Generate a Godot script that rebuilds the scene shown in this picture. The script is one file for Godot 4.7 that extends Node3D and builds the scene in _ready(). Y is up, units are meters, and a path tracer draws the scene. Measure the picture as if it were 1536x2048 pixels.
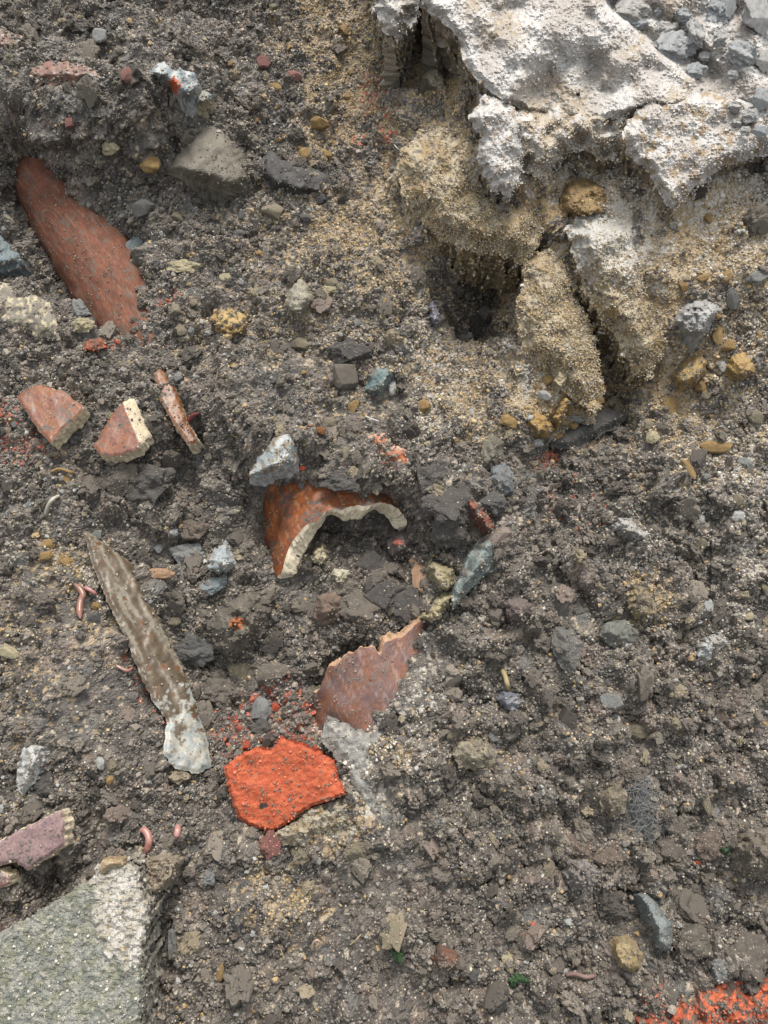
extends Node3D
# A dug hole at the foot of a concrete footing: crumbly dark soil with a smashed clay drain pipe, shards, a brick end and stones.
# Positions: a photo pixel (1536 x 2048) gives a direction; the distance comes from the slope of the dig (axes u, v, h) and the height of what stands there.

const DIST := 0.5
const PITCH := 50.0
const TILT := 25.0
const FOVY := 66.0
var sa := sin(deg_to_rad(PITCH + TILT))
var ca := cos(deg_to_rad(PITCH + TILT))
var sb := sin(deg_to_rad(TILT))
var cb := cos(deg_to_rad(TILT))
var foc := 1024.0 / tan(deg_to_rad(FOVY / 2.0))

# ---- slope axes -------------------------------------------------------------
func W3(q: Vector3) -> Vector3:      # (u, v, h) on the slope to the world
	return Vector3(q.x, -q.y * sb + q.z * cb, q.y * cb + q.z * sb)

func P(px: float, py: float, h: float) -> Vector3:   # where the direction of a pixel meets the slope raised by h
	var ry := (1024.0 - py) / foc
	var v := (ry * (DIST - h * sa) - h * ca) / (ry * ca - sa)
	return Vector3((px - 768.0) / foc * (DIST - v * ca - h * sa), v, h)

func proj(u: float, v: float, h: float) -> Vector2:
	var d := DIST - v * ca - h * sa
	return Vector2(768.0 + foc * u / d, 1024.0 - foc * (h * ca - v * sa) / d)

func per_px(px: float, py: float, h: float) -> float:  # metres that one pixel spans there
	var q := P(px, py, h)
	return (DIST - q.y * ca - h * sa) / foc

func c(r: float, g: float, b: float) -> Color:         # sRGB numbers of the bright photograph to a base colour
	var k := Color(r / 255.0, g / 255.0, b / 255.0).srgb_to_linear() * 0.66
	k.a = 1.0
	return k

func noise(kind: int, wave: float, oct := 1, sd := 1) -> FastNoiseLite:
	var n := FastNoiseLite.new()
	n.noise_type = kind
	n.frequency = 1.0 / wave
	n.seed = sd
	n.fractal_type = FastNoiseLite.FRACTAL_FBM if oct > 1 else FastNoiseLite.FRACTAL_NONE
	n.fractal_octaves = oct
	n.cellular_return_type = FastNoiseLite.RETURN_DISTANCE
	return n

# ---- relief of the dig, on a grid of pixels ----------------------------------
const G0 := -400.0
const GS := 8.0
const GW := 293
const GH := 357
var gh := PackedFloat32Array()      # height
var go := PackedFloat32Array()      # ochre sand
var gp := PackedFloat32Array()      # pale cement dust
var gr := PackedFloat32Array()      # brick crumbs
var gs := PackedFloat32Array()      # smeared smooth

const CTRL := [
	[35, 38, 28, 8, 10, 28, 40, 45, 48],
	[42, 40, 34, 4, 0, 24, 46, 50, 52],
	[14, 12, 4, 0, 4, 36, 50, 52, 54],
	[0, -6, 4, 5, 5, -4, 26, 40, 48],
	[4, 4, 4, 5, 5, -4, 18, 14, 34],
	[5, 2, -4, 8, 10, 8, -2, 14, 22],
	[14, 9, -10, -4, -8, 9, 10, 14, 16],
	[20, 17, -14, -16, 2, 12, 12, 12, 12],
	[22, 18, 0, -10, 8, 13, 11, 10, 9],
	[22, 18, 10, 4, 10, 11, 9, 9, 11],
	[24, 22, 12, 6, 8, 8, 8, 8, 11],
	[24, 24, 14, 8, 8, 8, 8, 9, 13]]

# [x, y, rx, ry, turn, height mm, edge power]
const BUMPS := [
	[190, 235, 225, 100, 8, 24, 1.5], [60, 300, 90, 60, 0, 10, 1.5],
	[352, 285, 20, 44, -40, -26, 1], [230, 352, 200, 22, 5, -22, 1],
	[120, 565, 55, 55, 0, -20, 1.2], [20, 500, 60, 40, 30, -8, 1], [60, 640, 80, 60, 20, 8, 1.5],
	[520, 830, 110, 130, 15, 18, 2], [400, 950, 60, 90, 20, -14, 1.2], [385, 855, 30, 60, -25, -12, 1.2],
	[690, 200, 40, 230, 4, -10, 1], [760, 240, 35, 160, -5, -10, 1.2], [560, 110, 160, 60, 10, -6, 1],
	[400, 36, 160, 30, 5, -22, 1.2], [120, 80, 150, 30, 15, -6, 1],
	[870, 130, 70, 75, -20, -24, 2], [895, 300, 110, 140, 10, 10, 2], [1000, 330, 60, 90, 0, 16, 1.5], [1345, 400, 90, 50, 0, 10, 1.5],
	[970, 585, 95, 105, 20, -74, 2.0], [1005, 640, 45, 55, 0, -26, 1.2], [900, 470, 130, 45, 25, 14, 1.5],
	[850, 590, 60, 60, 0, 8, 1.5],
	[1060, 640, 40, 220, 4, 14, 1.5], [1225, 730, 36, 145, -12, -62, 1.8], [1160, 600, 22, 100, -35, -12, 1.2],
	[1230, 540, 90, 110, -5, 12, 2], [1340, 620, 110, 180, 0, 8, 1.5],
	[1170, 395, 65, 42, 5, -24, 1.5], [1120, 310, 25, 70, -10, -8, 1],
	[1100, 830, 150, 60, -10, 8, 2], [1170, 860, 90, 40, -22, -16, 1.5], [870, 770, 20, 110, -15, -8, 1],
	[1110, 940, 60, 110, 10, -10, 1.2], [1000, 980, 45, 110, -5, 12, 1.5], [1290, 920, 190, 60, 10, 7, 1.5],
	[1410, 1180, 35, 90, 0, -16, 1.2], [1340, 1090, 90, 22, 35, -8, 1], [1180, 1220, 110, 18, 50, -6, 1], [1270, 1215, 60, 25, 40, -7, 1],
	[860, 990, 120, 60, 5, 12, 2], [700, 925, 130, 70, 0, 10, 2],
	[690, 1060, 120, 40, 0, -26, 2], [840, 1130, 70, 70, 0, -24, 1.5], [770, 1260, 70, 40, -20, -16, 1.2], [650, 1130, 120, 70, 0, -8, 1.5],
	[400, 1330, 45, 100, -20, -16, 1.5], [470, 1440, 60, 50, 0, -12, 1.5], [430, 1570, 25, 60, -5, -12, 1.2], [340, 1100, 140, 60, 25, -8, 1.2],
	[110, 1300, 140, 220, -25, 8, 2], [280, 1480, 70, 70, 0, 6, 1.5], [60, 1570, 70, 25, -35, -10, 1],
	[830, 1400, 70, 120, 0, 10, 1.8], [720, 1560, 45, 110, -15, 5, 1.5], [620, 1670, 130, 40, -10, 8, 1.5],
	[340, 1870, 60, 180, 5, -12, 1.5], [120, 1780, 170, 25, -30, -14, 1], [560, 1830, 140, 60, 10, 5, 1.5],
	[1250, 1800, 250, 14, 25, -5, 1], [1210, 1660, 160, 14, 15, -5, 1], [1420, 1760, 90, 25, 30, -9, 1], [1290, 1700, 60, 40, 0, -8, 1], [1430, 1930, 90, 50, -10, 8, 1.5],
	[880, 1980, 25, 60, 0, -8, 1]]

# [channel, x, y, rx, ry, turn, strength]
const PATCHES := [
	["o", 700, 90, 110, 230, -6, 0.72], ["o", 620, 60, 110, 60, 0, 0.4], ["o", 650, 270, 50, 80, 0, 0.5],
	["o", 880, 140, 100, 90, -20, 0.95], ["o", 890, 330, 140, 170, 10, 0.97], ["p", 900, 360, 110, 130, 10, 0.32],
	["o", 720, 430, 160, 90, -12, 0.62], ["o", 640, 500, 220, 120, 0, 0.28], ["o", 560, 640, 230, 110, 0, 0.22],
	["o", 780, 520, 120, 90, 30, 0.5], ["o", 960, 450, 170, 80, 25, 0.97], ["o", 1100, 400, 130, 90, 0, 0.85], ["o", 1170, 390, 80, 60, 0, 1.0],
	["o", 1080, 620, 95, 200, 5, 0.97], ["p", 1070, 620, 70, 170, 5, 0.28], ["o", 1250, 640, 140, 170, -10, 0.98], ["p", 1230, 520, 80, 100, -10, 0.6],
	["p", 1220, 475, 95, 75, -10, 0.97], ["s", 1220, 470, 90, 70, -10, 0.6], ["s", 1140, 260, 170, 90, 0, 0.5], ["p", 1140, 270, 190, 120, 0, 0.9], ["o", 1130, 330, 120, 80, 0, 0.5], ["o", 1400, 480, 200, 140, 0, 0.92], ["p", 1440, 390, 210, 100, 0, 0.6],
	["o", 1340, 720, 150, 110, 20, 0.8], ["o", 1480, 600, 120, 160, 0, 0.4], ["p", 1500, 500, 100, 160, 0, 0.35], ["p", 1480, 680, 120, 160, 0, 0.18],
	["o", 1110, 800, 130, 90, 0, 0.92], ["o", 900, 730, 120, 130, -20, 0.5], ["p", 860, 690, 90, 100, -20, 0.32], ["o", 920, 800, 80, 60, 0, 0.62], ["p", 860, 840, 50, 40, 0, 0.5], ["p", 1080, 750, 80, 50, 0, 0.45],
	["o", 960, 860, 60, 40, 0, 0.6], ["o", 700, 760, 160, 90, 0, 0.14], ["o", 1420, 900, 150, 70, 0, 0.45], ["p", 1480, 950, 110, 110, 0, 0.4], ["o", 1330, 840, 120, 60, 0, 0.35],
	["p", 1500, 1080, 80, 110, 0, 0.42], ["o", 1290, 1190, 60, 60, 0, 0.55], ["p", 1270, 1050, 60, 40, 20, 0.4], ["p", 1440, 1280, 40, 30, 0, 0.4], ["p", 1460, 1190, 60, 120, 10, 0.25],
	["o", 130, 1130, 60, 60, 0, 0.4], ["o", 80, 1300, 140, 160, 0, 0.16], ["o", 200, 1270, 60, 70, 40, 0.3], ["p", 215, 1160, 50, 70, -30, 0.45],
	["o", 570, 1810, 90, 60, 30, 0.5], ["o", 640, 1640, 110, 60, -10, 0.6], ["p", 630, 1620, 80, 50, 0, 0.55], ["p", 700, 1500, 60, 110, -20, 0.6], ["p", 830, 1490, 70, 60, 0, 0.3], ["o", 800, 1480, 60, 50, 0, 0.4], ["o", 940, 1500, 60, 40, 0, 0.35], ["p", 820, 1380, 110, 70, 0, 0.22],
	
	
	
	["r", 755, 180, 40, 60, 20, 0.5], ["r", 770, 270, 20, 50, 0, 0.6], ["r", 712, 290, 14, 18, 0, 0.7], ["r", 25, 900, 60, 40, 0, 0.45], ["r", 10, 825, 24, 20, 0, 0.6], ["r", 1085, 920, 22, 18, 0, 0.75], ["r", 540, 1440, 120, 70, -20, 0.35], ["r", 560, 1470, 80, 30, 0, 0.4], ["r", 470, 1500, 50, 30, 0, 0.35], ["r", 300, 1360, 40, 110, -20, 0.4], ["r", 1070, 1850, 40, 15, 0, 0.3], ["r", 1420, 2030, 150, 50, -12, 0.35], ["r", 1300, 1975, 30, 40, 0, 0.4], ["r", 1150, 1000, 90, 60, 0, 0.06], ["r", 340, 600, 30, 14, -20, 0.4], ["r", 200, 690, 40, 16, -10, 0.3],
	["s", 1175, 855, 85, 32, -22, 0.95], ["s", 805, 515, 30, 30, 0, 0.9], ["s", 620, 1890, 70, 60, -30, 0.7], ["s", 780, 1620, 60, 100, -10, 0.85], ["s", 600, 740, 90, 50, 0, 0.5], ["s", 150, 1330, 170, 190, -20, 0.68], ["s", 1130, 1270, 50, 70, -20, 0.5], ["s", 1230, 1260, 60, 40, 0, 0.5], ["s", 20, 390, 40, 60, 0, 0.7], ["s", 120, 560, 40, 40, 0, 0.5], ["s", 740, 800, 70, 70, 0, 0.4], ["s", 1190, 980, 70, 60, 0, 0.4], ["s", 810, 1730, 110, 70, 10, 0.5], ["s", 500, 1660, 140, 60, 0, 0.4]]

# soil is dug away from the faces that lie bare: [outline, mm]
const CARVES := [
	[[482, 945, 520, 935, 560, 955, 620, 945, 660, 950, 650, 990, 720, 992, 800, 1002, 828, 1030, 815, 1062, 640, 1060, 600, 1100, 545, 1118, 505, 1085, 478, 1030], -28, 0.8],
	[[600, 1085, 640, 1052, 700, 1038, 800, 1042, 835, 1075, 815, 1115, 740, 1100, 690, 1112, 620, 1112], -40, 0.0],
	[[735, 870, 770, 868, 785, 890, 812, 900, 815, 925, 790, 932, 765, 925, 755, 905, 738, 890], 4, 0.5],
	[[606, 1400, 636, 1320, 690, 1284, 780, 1282, 865, 1242, 872, 1268, 812, 1310, 792, 1340, 768, 1380, 756, 1440, 738, 1482, 700, 1474, 650, 1440], -26, 0.6],
	[[22, 318, 100, 312, 112, 380, 125, 425, 180, 420, 250, 450, 288, 480, 276, 520, 284, 575, 258, 592, 222, 596, 228, 652, 190, 650, 135, 590, 85, 500, 30, 430, 10, 370], -30, 0.7],
	[[165, 1050, 210, 1084, 268, 1124, 308, 1210, 343, 1288, 380, 1360, 398, 1420, 420, 1478, 428, 1540, 395, 1556, 340, 1540, 322, 1505, 335, 1442, 310, 1400, 288, 1350, 258, 1270, 230, 1212, 190, 1130], -4, 0.3],
	[[55, 135, 100, 125, 170, 130, 205, 155, 150, 168, 75, 165], 40, 0.5]]

func gi(px: float, py: float) -> int:
	return clampi(int((py - G0) / GS), 0, GH - 1) * GW + clampi(int((px - G0) / GS), 0, GW - 1)

func look(a: PackedFloat32Array, px: float, py: float) -> float:
	var x := clampf((px - G0) / GS, 0.0, GW - 1.01)
	var y := clampf((py - G0) / GS, 0.0, GH - 1.01)
	var i := int(x)
	var j := int(y)
	var k := j * GW + i
	x -= i
	y -= j
	return lerpf(lerpf(a[k], a[k + 1], x), lerpf(a[k + GW], a[k + GW + 1], x), y)

func make_relief() -> void:
	gh.resize(GW * GH); go.resize(GW * GH); gp.resize(GW * GH); gr.resize(GW * GH); gs.resize(GW * GH)
	for j in GH:
		var fy := clampf((G0 + j * GS) / 2048.0 * 11.0, 0.0, 10.999)
		var y0 := int(fy)
		var ty := fy - y0
		for i in GW:
			var fx := clampf((G0 + i * GS) / 1536.0 * 8.0, 0.0, 7.999)
			var x0 := int(fx)
			var tx := fx - x0
			var r := []
			for k in [-1, 0, 1, 2]:
				var row: Array = CTRL[clampi(y0 + k, 0, 11)]
				r.append(cubic_interpolate(row[x0], row[x0 + 1], row[maxi(x0 - 1, 0)], row[mini(x0 + 2, 8)], tx))
			gh[j * GW + i] = cubic_interpolate(r[1], r[2], r[0], r[3], ty)
	var wob := noise(FastNoiseLite.TYPE_SIMPLEX, 70.0, 3, 5)
	for b in BUMPS:
		var reach: float = 2.2 * maxf(b[2], b[3])
		var cs := cos(deg_to_rad(b[4]))
		var sn := sin(deg_to_rad(b[4]))
		for j in range(maxi(0, int((b[1] - reach - G0) / GS)), mini(GH, int((b[1] + reach - G0) / GS) + 1)):
			for i in range(maxi(0, int((b[0] - reach - G0) / GS)), mini(GW, int((b[0] + reach - G0) / GS) + 1)):
				var x: float = G0 + i * GS
				var y: float = G0 + j * GS
				var w := 0.22 * wob.get_noise_2d(x, y) * minf(b[2], b[3])
				x += w - b[0]
				y += w - b[1]
				var r2 := pow((x * cs + y * sn) / b[2], 2.0) + pow((y * cs - x * sn) / b[3], 2.0)
				gh[j * GW + i] += b[5] * exp(-pow(r2, b[6]))
	for b in PATCHES:
		var reach: float = 1.5 * maxf(b[3], b[4])
		var cs := cos(deg_to_rad(b[5]))
		var sn := sin(deg_to_rad(b[5]))
		for j in range(maxi(0, int((b[2] - reach - G0) / GS)), mini(GH, int((b[2] + reach - G0) / GS) + 1)):
			for i in range(maxi(0, int((b[1] - reach - G0) / GS)), mini(GW, int((b[1] + reach - G0) / GS) + 1)):
				var x: float = G0 + i * GS - b[1]
				var y: float = G0 + j * GS - b[2]
				var r := sqrt(pow((x * cs + y * sn) / b[3], 2.0) + pow((y * cs - x * sn) / b[4], 2.0))
				r += 0.8 * wob.get_noise_2d(x + b[1] + 900.0, y + b[2])
				var val: float = b[6] * smoothstep(1.2, 0.5, r)
				var k := j * GW + i
				match b[0]:
					"o": go[k] = maxf(go[k], val)
					"p": gp[k] = maxf(gp[k], val)
					"r": gr[k] = maxf(gr[k], val)
					"s": gs[k] = maxf(gs[k], val)
	for cv in CARVES:
		var poly := pairs(cv[0])
		var box := Rect2(poly[0], Vector2.ZERO)
		for q in poly:
			box = box.expand(q)
		box = box.grow(24)
		for j in range(int((box.position.y - G0) / GS), int((box.end.y - G0) / GS) + 1):
			for i in range(int((box.position.x - G0) / GS), int((box.end.x - G0) / GS) + 1):
				var q := Vector2(G0 + i * GS, G0 + j * GS)
				var d := edge_dist(q, poly) * (1.0 if Geometry2D.is_point_in_polygon(q, poly) else -1.0)
				var s := smoothstep(-8.0, 8.0, d)
				gh[j * GW + i] = lerpf(gh[j * GW + i], minf(gh[j * GW + i], cv[1]), s)
				gs[j * GW + i] = maxf(gs[j * GW + i], s * cv[2])
	for k in GW * GH:
		gh[k] *= 0.001

func pairs(a: Array) -> PackedVector2Array:
	var o := PackedVector2Array()
	for i in range(0, a.size(), 2):
		o.append(Vector2(a[i], a[i + 1]))
	return o

func edge_dist(q: Vector2, poly: PackedVector2Array) -> float:
	var best := 1e9
	for i in poly.size():
		best = minf(best, q.distance_squared_to(Geometry2D.get_closest_point_to_segment(q, poly[i], poly[(i + 1) % poly.size()])))
	return sqrt(best)

# ---- ground ------------------------------------------------------------------
const U0 := -0.33
const V0 := -0.45
const STEP := 0.0009
const NU := 734
const NV := 867
const RIM := 26
var th := PackedFloat32Array()     # final heights of the fine part
var rng := RandomNumberGenerator.new()

func lines(from: float, count: int) -> PackedFloat32Array:
	var a := PackedFloat32Array()
	var grow := []
	var s := STEP
	var d := 0.0
	for k in RIM:
		s *= 1.42 if k > 6 else 1.12
		d += s
		grow.append(d)
	for k in RIM:
		a.append(from - grow[RIM - 1 - k])
	for k in count:
		a.append(from + k * STEP)
	for k in RIM:
		a.append(from + (count - 1) * STEP + grow[k])
	return a

var spot := PackedVector3Array()   # (u, v, h) of the fine part

func dome(d: float) -> float:        # rounded top of a clod from its cell distance
	var e := clampf((d + 1.0) * 1.1, 0.0, 1.0)
	return sqrt(maxf(0.0, 1.0 - e * e)) - 0.5

func make_ground() -> void:
	var us := lines(U0, NU)
	var vs := lines(V0, NV)
	var n_big := noise(FastNoiseLite.TYPE_SIMPLEX, 48.0, 3, 11)
	var n_warp := noise(FastNoiseLite.TYPE_SIMPLEX, 7.0, 3, 12)
	var n_a := noise(FastNoiseLite.TYPE_CELLULAR, 21.0, 1, 13)
	var n_b := noise(FastNoiseLite.TYPE_CELLULAR, 10.0, 1, 14)
	var n_c := noise(FastNoiseLite.TYPE_CELLULAR, 5.2, 1, 18)
	var n_d := noise(FastNoiseLite.TYPE_CELLULAR, 2.7, 1, 19)
	var n_fine := noise(FastNoiseLite.TYPE_SIMPLEX, 2.4, 2, 15)
	var n_pick := noise(FastNoiseLite.TYPE_CELLULAR, 2.3, 1, 16)
	n_pick.cellular_return_type = FastNoiseLite.RETURN_CELL_VALUE
	var n_lump := noise(FastNoiseLite.TYPE_CELLULAR, 10.0, 1, 14)
	n_lump.cellular_return_type = FastNoiseLite.RETURN_CELL_VALUE
	var n_tone := noise(FastNoiseLite.TYPE_SIMPLEX, 30.0, 4, 17)
	var n_pack := noise(FastNoiseLite.TYPE_SIMPLEX, 60.0, 3, 27)
	var soil := c(87, 81, 75)
	var soil2 := c(130, 121, 110)
	var ochre := c(170, 144, 102)
	var pale := c(194, 185, 172)
	var red := c(178, 96, 70)
	var wide := us.size()
	var high := vs.size()
	var base := PackedVector3Array()
	var cell := PackedInt32Array()
	base.resize(wide * high)
	cell.resize(wide * high)
	for j in high:
		var vc := clampf(vs[j], V0 - 0.05, V0 + (NV - 1) * STEP + 0.05)
		for i in wide:
			var uc := clampf(us[i], U0 - 0.08, U0 + (NU - 1) * STEP + 0.08)
			var h := 0.01
			var px := 0.0
			var py := 0.0
			for it in 3:
				var d := DIST - vc * ca - h * sa
				px = 768.0 + foc * uc / d
				py = 1024.0 - foc * (h * ca - vc * sa) / d
				h = lerpf(h, look(gh, px, py), 0.8)
			base[j * wide + i] = Vector3(us[i], vc, h)
			cell[j * wide + i] = clampi(int((py - G0) / GS), 0, GH - 1) * GW + clampi(int((px - G0) / GS), 0, GW - 1)
	var steep := {}
	for j in range(RIM + 3, RIM + NV - 3):
		for i in range(RIM + 3, RIM + NU - 3):
			var at := j * wide + i
			var dz := maxf(absf(base[at + 1].z - base[at - 1].z), absf(base[at + wide].z - base[at - wide].z))
			if dz > STEP * 1.9:
				for y in range(maxi(j - 12, 3), mini(j + 13, high - 4), 3):
					for x in range(maxi(i - 12, 3), mini(i + 13, wide - 4), 3):
						steep[(y / 3) * 4096 + x / 3] = true
	var ease := PackedInt32Array()
	for key in steep:
		for y in 3:
			for x in 3:
				ease.append(((key / 4096) * 3 + y) * wide + (key % 4096) * 3 + x)
	for it in 34:
		for at in ease:
			base[at] = base[at].lerp((base[at - 1] + base[at + 1] + base[at - wide] + base[at + wide]) * 0.25, 1.45)
	var verts := PackedVector3Array()
	var cols := PackedColorArray()
	verts.resize(wide * high)
	cols.resize(wide * high)
	th.resize(NU * NV)
	spot.resize(NU * NV)
	th.fill(-1.0)
	for j in high:
		var ja := maxi(j - 2, 0) * wide
		var jb := mini(j + 2, high - 1) * wide
		for i in wide:
			var at := j * wide + i
			var m := base[at]
			var k := cell[at]
			var o := go[k]
			var p := gp[k]
			var s := gs[k]
			var nrm := Vector3(0, 0, 1)
			var fine_part := i >= RIM and i < RIM + NU and j >= RIM and j < RIM + NV
			if fine_part:
				nrm = (base[j * wide + i + 2] - base[j * wide + i - 2]).cross(base[jb + i] - base[ja + i]).normalized()
			var w := m * 1000.0
			var wp := n_warp.get_noise_3dv(w)
			var w2 := w + Vector3(wp, -wp, wp) * 3.6
			var sandy := maxf(o, p)
			var packed := smoothstep(0.05, 0.4, n_pack.get_noise_3dv(w))
			var still := (1.0 - 0.85 * s) * (1.0 - 0.5 * packed)
			var tone := n_tone.get_noise_3dv(w)
			var rough := clampf(0.8 + tone * 1.1, 0.35, 1.4)
			if k % GW > 156 and k / GW > 168:
				rough = rough * 1.25 + 0.15
			var d := n_big.get_noise_3dv(w) * 6.0 * (1.0 - 0.5 * s)
			d += dome(n_a.get_noise_3dv(w2)) * 13.0 * rough * (1.0 - 0.85 * sandy) * still
			d += dome(n_b.get_noise_3dv(w2)) * 8.0 * rough * (1.0 - 0.75 * sandy) * still
			d += dome(n_c.get_noise_3dv(w2)) * 4.0 * (1.0 - 0.55 * sandy) * still
			d += dome(n_d.get_noise_3dv(w2)) * 1.3 * still
			d += n_fine.get_noise_3dv(w) * 0.7 * (1.0 - 0.7 * s)
			var pick := n_pick.get_noise_3dv(w) * 0.5 + 0.5
			var lump := n_lump.get_noise_3dv(w2)
			var col := soil.lerp(soil2, clampf(0.4 + tone * 0.8 + lump * 0.45, 0.0, 1.0))
			if lump > 0.72:
				col = col.lerp(c(134, 112, 100), 0.45)
			elif lump < -0.8:
				col = col.lerp(c(118, 116, 112), 0.6)
			if pick < p * 0.95:
				col = pale
			elif pick < p + o * (1.0 - p):
				col = ochre.lerp(pale, clampf(0.2 + tone * 0.5, 0.0, 1.0))
			elif pick > 1.0 - gr[k] * 0.7:
				col = red
			elif pick > 0.95:
				col = pale.lerp(ochre, 0.4)
			col *= lerpf(0.6, 0.85, sandy) + lerpf(0.62, 0.3, sandy) * fract(pick * 37.0)
			cols[at] = col
			var q := m + nrm * d * 0.001
			var xyz := W3(q)
			xyz.z += vs[j] - m.y
			verts[at] = xyz
			if fine_part:
				var hu := clampi(roundi((q.x - U0) / STEP), 0, NU - 1)
				var hv := clampi(roundi((q.y - V0) / STEP), 0, NV - 1)
				th[hv * NU + hu] = maxf(th[hv * NU + hu], q.z)
				spot[(j - RIM) * NU + i - RIM] = q
	for j in range(1, NV):
		for i in range(1, NU):
			if th[j * NU + i] < -0.9:
				th[j * NU + i] = maxf(th[j * NU + i - 1], th[(j - 1) * NU + i])
	var idx := PackedInt32Array()
	idx.resize((wide - 1) * (high - 1) * 6)
	var n := 0
	for j in high - 1:
		for i in wide - 1:
			var a := j * wide + i
			idx[n] = a
			idx[n + 1] = a + 1
			idx[n + 2] = a + wide
			idx[n + 3] = a + 1
			idx[n + 4] = a + wide + 1
			idx[n + 5] = a + wide
			n += 6
	var o := mesh_node("ground", verts, idx, cols, PackedVector3Array(), mat_soil, self, Vector3.ZERO)
	o.set_meta("kind", "structure")
	o.set_meta("label", "dark crumbly dug soil with ochre sand under the concrete")

func fract(x: float) -> float:
	return x - floorf(x)

func height_at(u: float, v: float) -> float:
	var x := clampf((u - U0) / STEP, 0.0, NU - 1.01)
	var y := clampf((v - V0) / STEP, 0.0, NV - 1.01)
	return th[int(y) * NU + int(x)]

func ground_h(px: float, py: float) -> float:     # height of the first ground that the direction meets
	var h := 0.11
	while h > -0.08:
		var q := P(px, py, h)
		if height_at(q.x, q.y) >= h:
			return h
		h -= 0.001
	return h

func ground_about(px: float, py: float, r: float) -> float:
	var s := 0.0
	for k in 6:
		s += ground_h(px + r * cos(k * TAU / 6.0), py + r * sin(k * TAU / 6.0))
	return s / 6.0

# ---- meshes ------------------------------------------------------------------
func mesh_of(verts: PackedVector3Array, idx: PackedInt32Array, cols: PackedColorArray, norms: PackedVector3Array) -> ArrayMesh:
	var a := []
	a.resize(Mesh.ARRAY_MAX)
	a[Mesh.ARRAY_VERTEX] = verts
	a[Mesh.ARRAY_INDEX] = idx
	if cols.size():
		a[Mesh.ARRAY_COLOR] = cols
	if norms.size():
		a[Mesh.ARRAY_NORMAL] = norms
	var m := ArrayMesh.new()
	m.add_surface_from_arrays(Mesh.PRIMITIVE_TRIANGLES, a)
	return m

func mesh_node(called: String, verts: PackedVector3Array, idx: PackedInt32Array, cols: PackedColorArray, norms: PackedVector3Array, mat: Material, parent: Node, at: Vector3) -> MeshInstance3D:
	var o := MeshInstance3D.new()
	o.name = called if parent != self else numbered(called)
	o.mesh = mesh_of(verts, idx, cols, norms)
	o.material_override = mat
	o.position = at
	parent.add_child(o, true)
	return o

var used := {}
func numbered(called: String) -> String:
	used[called] = used.get(called, -1) + 1
	return called if used[called] == 0 else "%s_%03d" % [called, used[called]]

func tag(o: Node, label: String, category: String, group := "") -> void:
	o.set_meta("label", label)
	o.set_meta("category", category)
	if group:
		o.set_meta("group", group)

func smooth_normals(verts: PackedVector3Array, idx: PackedInt32Array) -> PackedVector3Array:
	var n := PackedVector3Array()
	n.resize(verts.size())
	for t in range(0, idx.size(), 3):
		var f := (verts[idx[t + 2]] - verts[idx[t]]).cross(verts[idx[t + 1]] - verts[idx[t]])
		for k in 3:
			n[idx[t + k]] += f
	for k in n.size():
		n[k] = n[k].normalized()
	return n

# ---- materials ---------------------------------------------------------------
var mat_soil: StandardMaterial3D
var mat_stone: StandardMaterial3D
var mat_concrete: StandardMaterial3D
var mat_clay: StandardMaterial3D
var mat_glaze: StandardMaterial3D
var mat_brick: StandardMaterial3D
var mat_grain: StandardMaterial3D
var mat_lump: StandardMaterial3D
var mat_worm: StandardMaterial3D
var mat_fibre: StandardMaterial3D
var mat_leaf: StandardMaterial3D
var mat_coal: StandardMaterial3D

func speckle(size: int, wave: float, sd: int, stops: Array) -> NoiseTexture2D:
	var t := NoiseTexture2D.new()
	t.width = size
	t.height = size
	t.seamless = true
	t.noise = noise(FastNoiseLite.TYPE_SIMPLEX, wave, 4, sd)
	var g := Gradient.new()
	g.offsets = PackedFloat32Array(stops.map(func(s): return s[0]))
	g.colors = PackedColorArray(stops.map(func(s): return s[1]))
	t.color_ramp = g
	return t

func height_tex(size: int, wave: float, sd: int, kind := FastNoiseLite.TYPE_SIMPLEX) -> NoiseTexture2D:
	var t := NoiseTexture2D.new()
	t.width = size
	t.height = size
	t.seamless = true
	t.noise = noise(kind, wave, 4, sd)
	return t

func stuff_mat(rough: float, spec: float, albedo: Texture2D, relief: Texture2D, relief_cm: float, scale: float) -> StandardMaterial3D:
	var m := StandardMaterial3D.new()
	m.vertex_color_use_as_albedo = true
	m.roughness = rough
	m.metallic_specular = spec
	m.albedo_texture = albedo
	m.uv1_triplanar = true
	m.uv1_scale = Vector3.ONE * scale
	if relief:
		m.heightmap_enabled = true
		m.heightmap_texture = relief
		m.heightmap_scale = relief_cm
	return m

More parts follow.
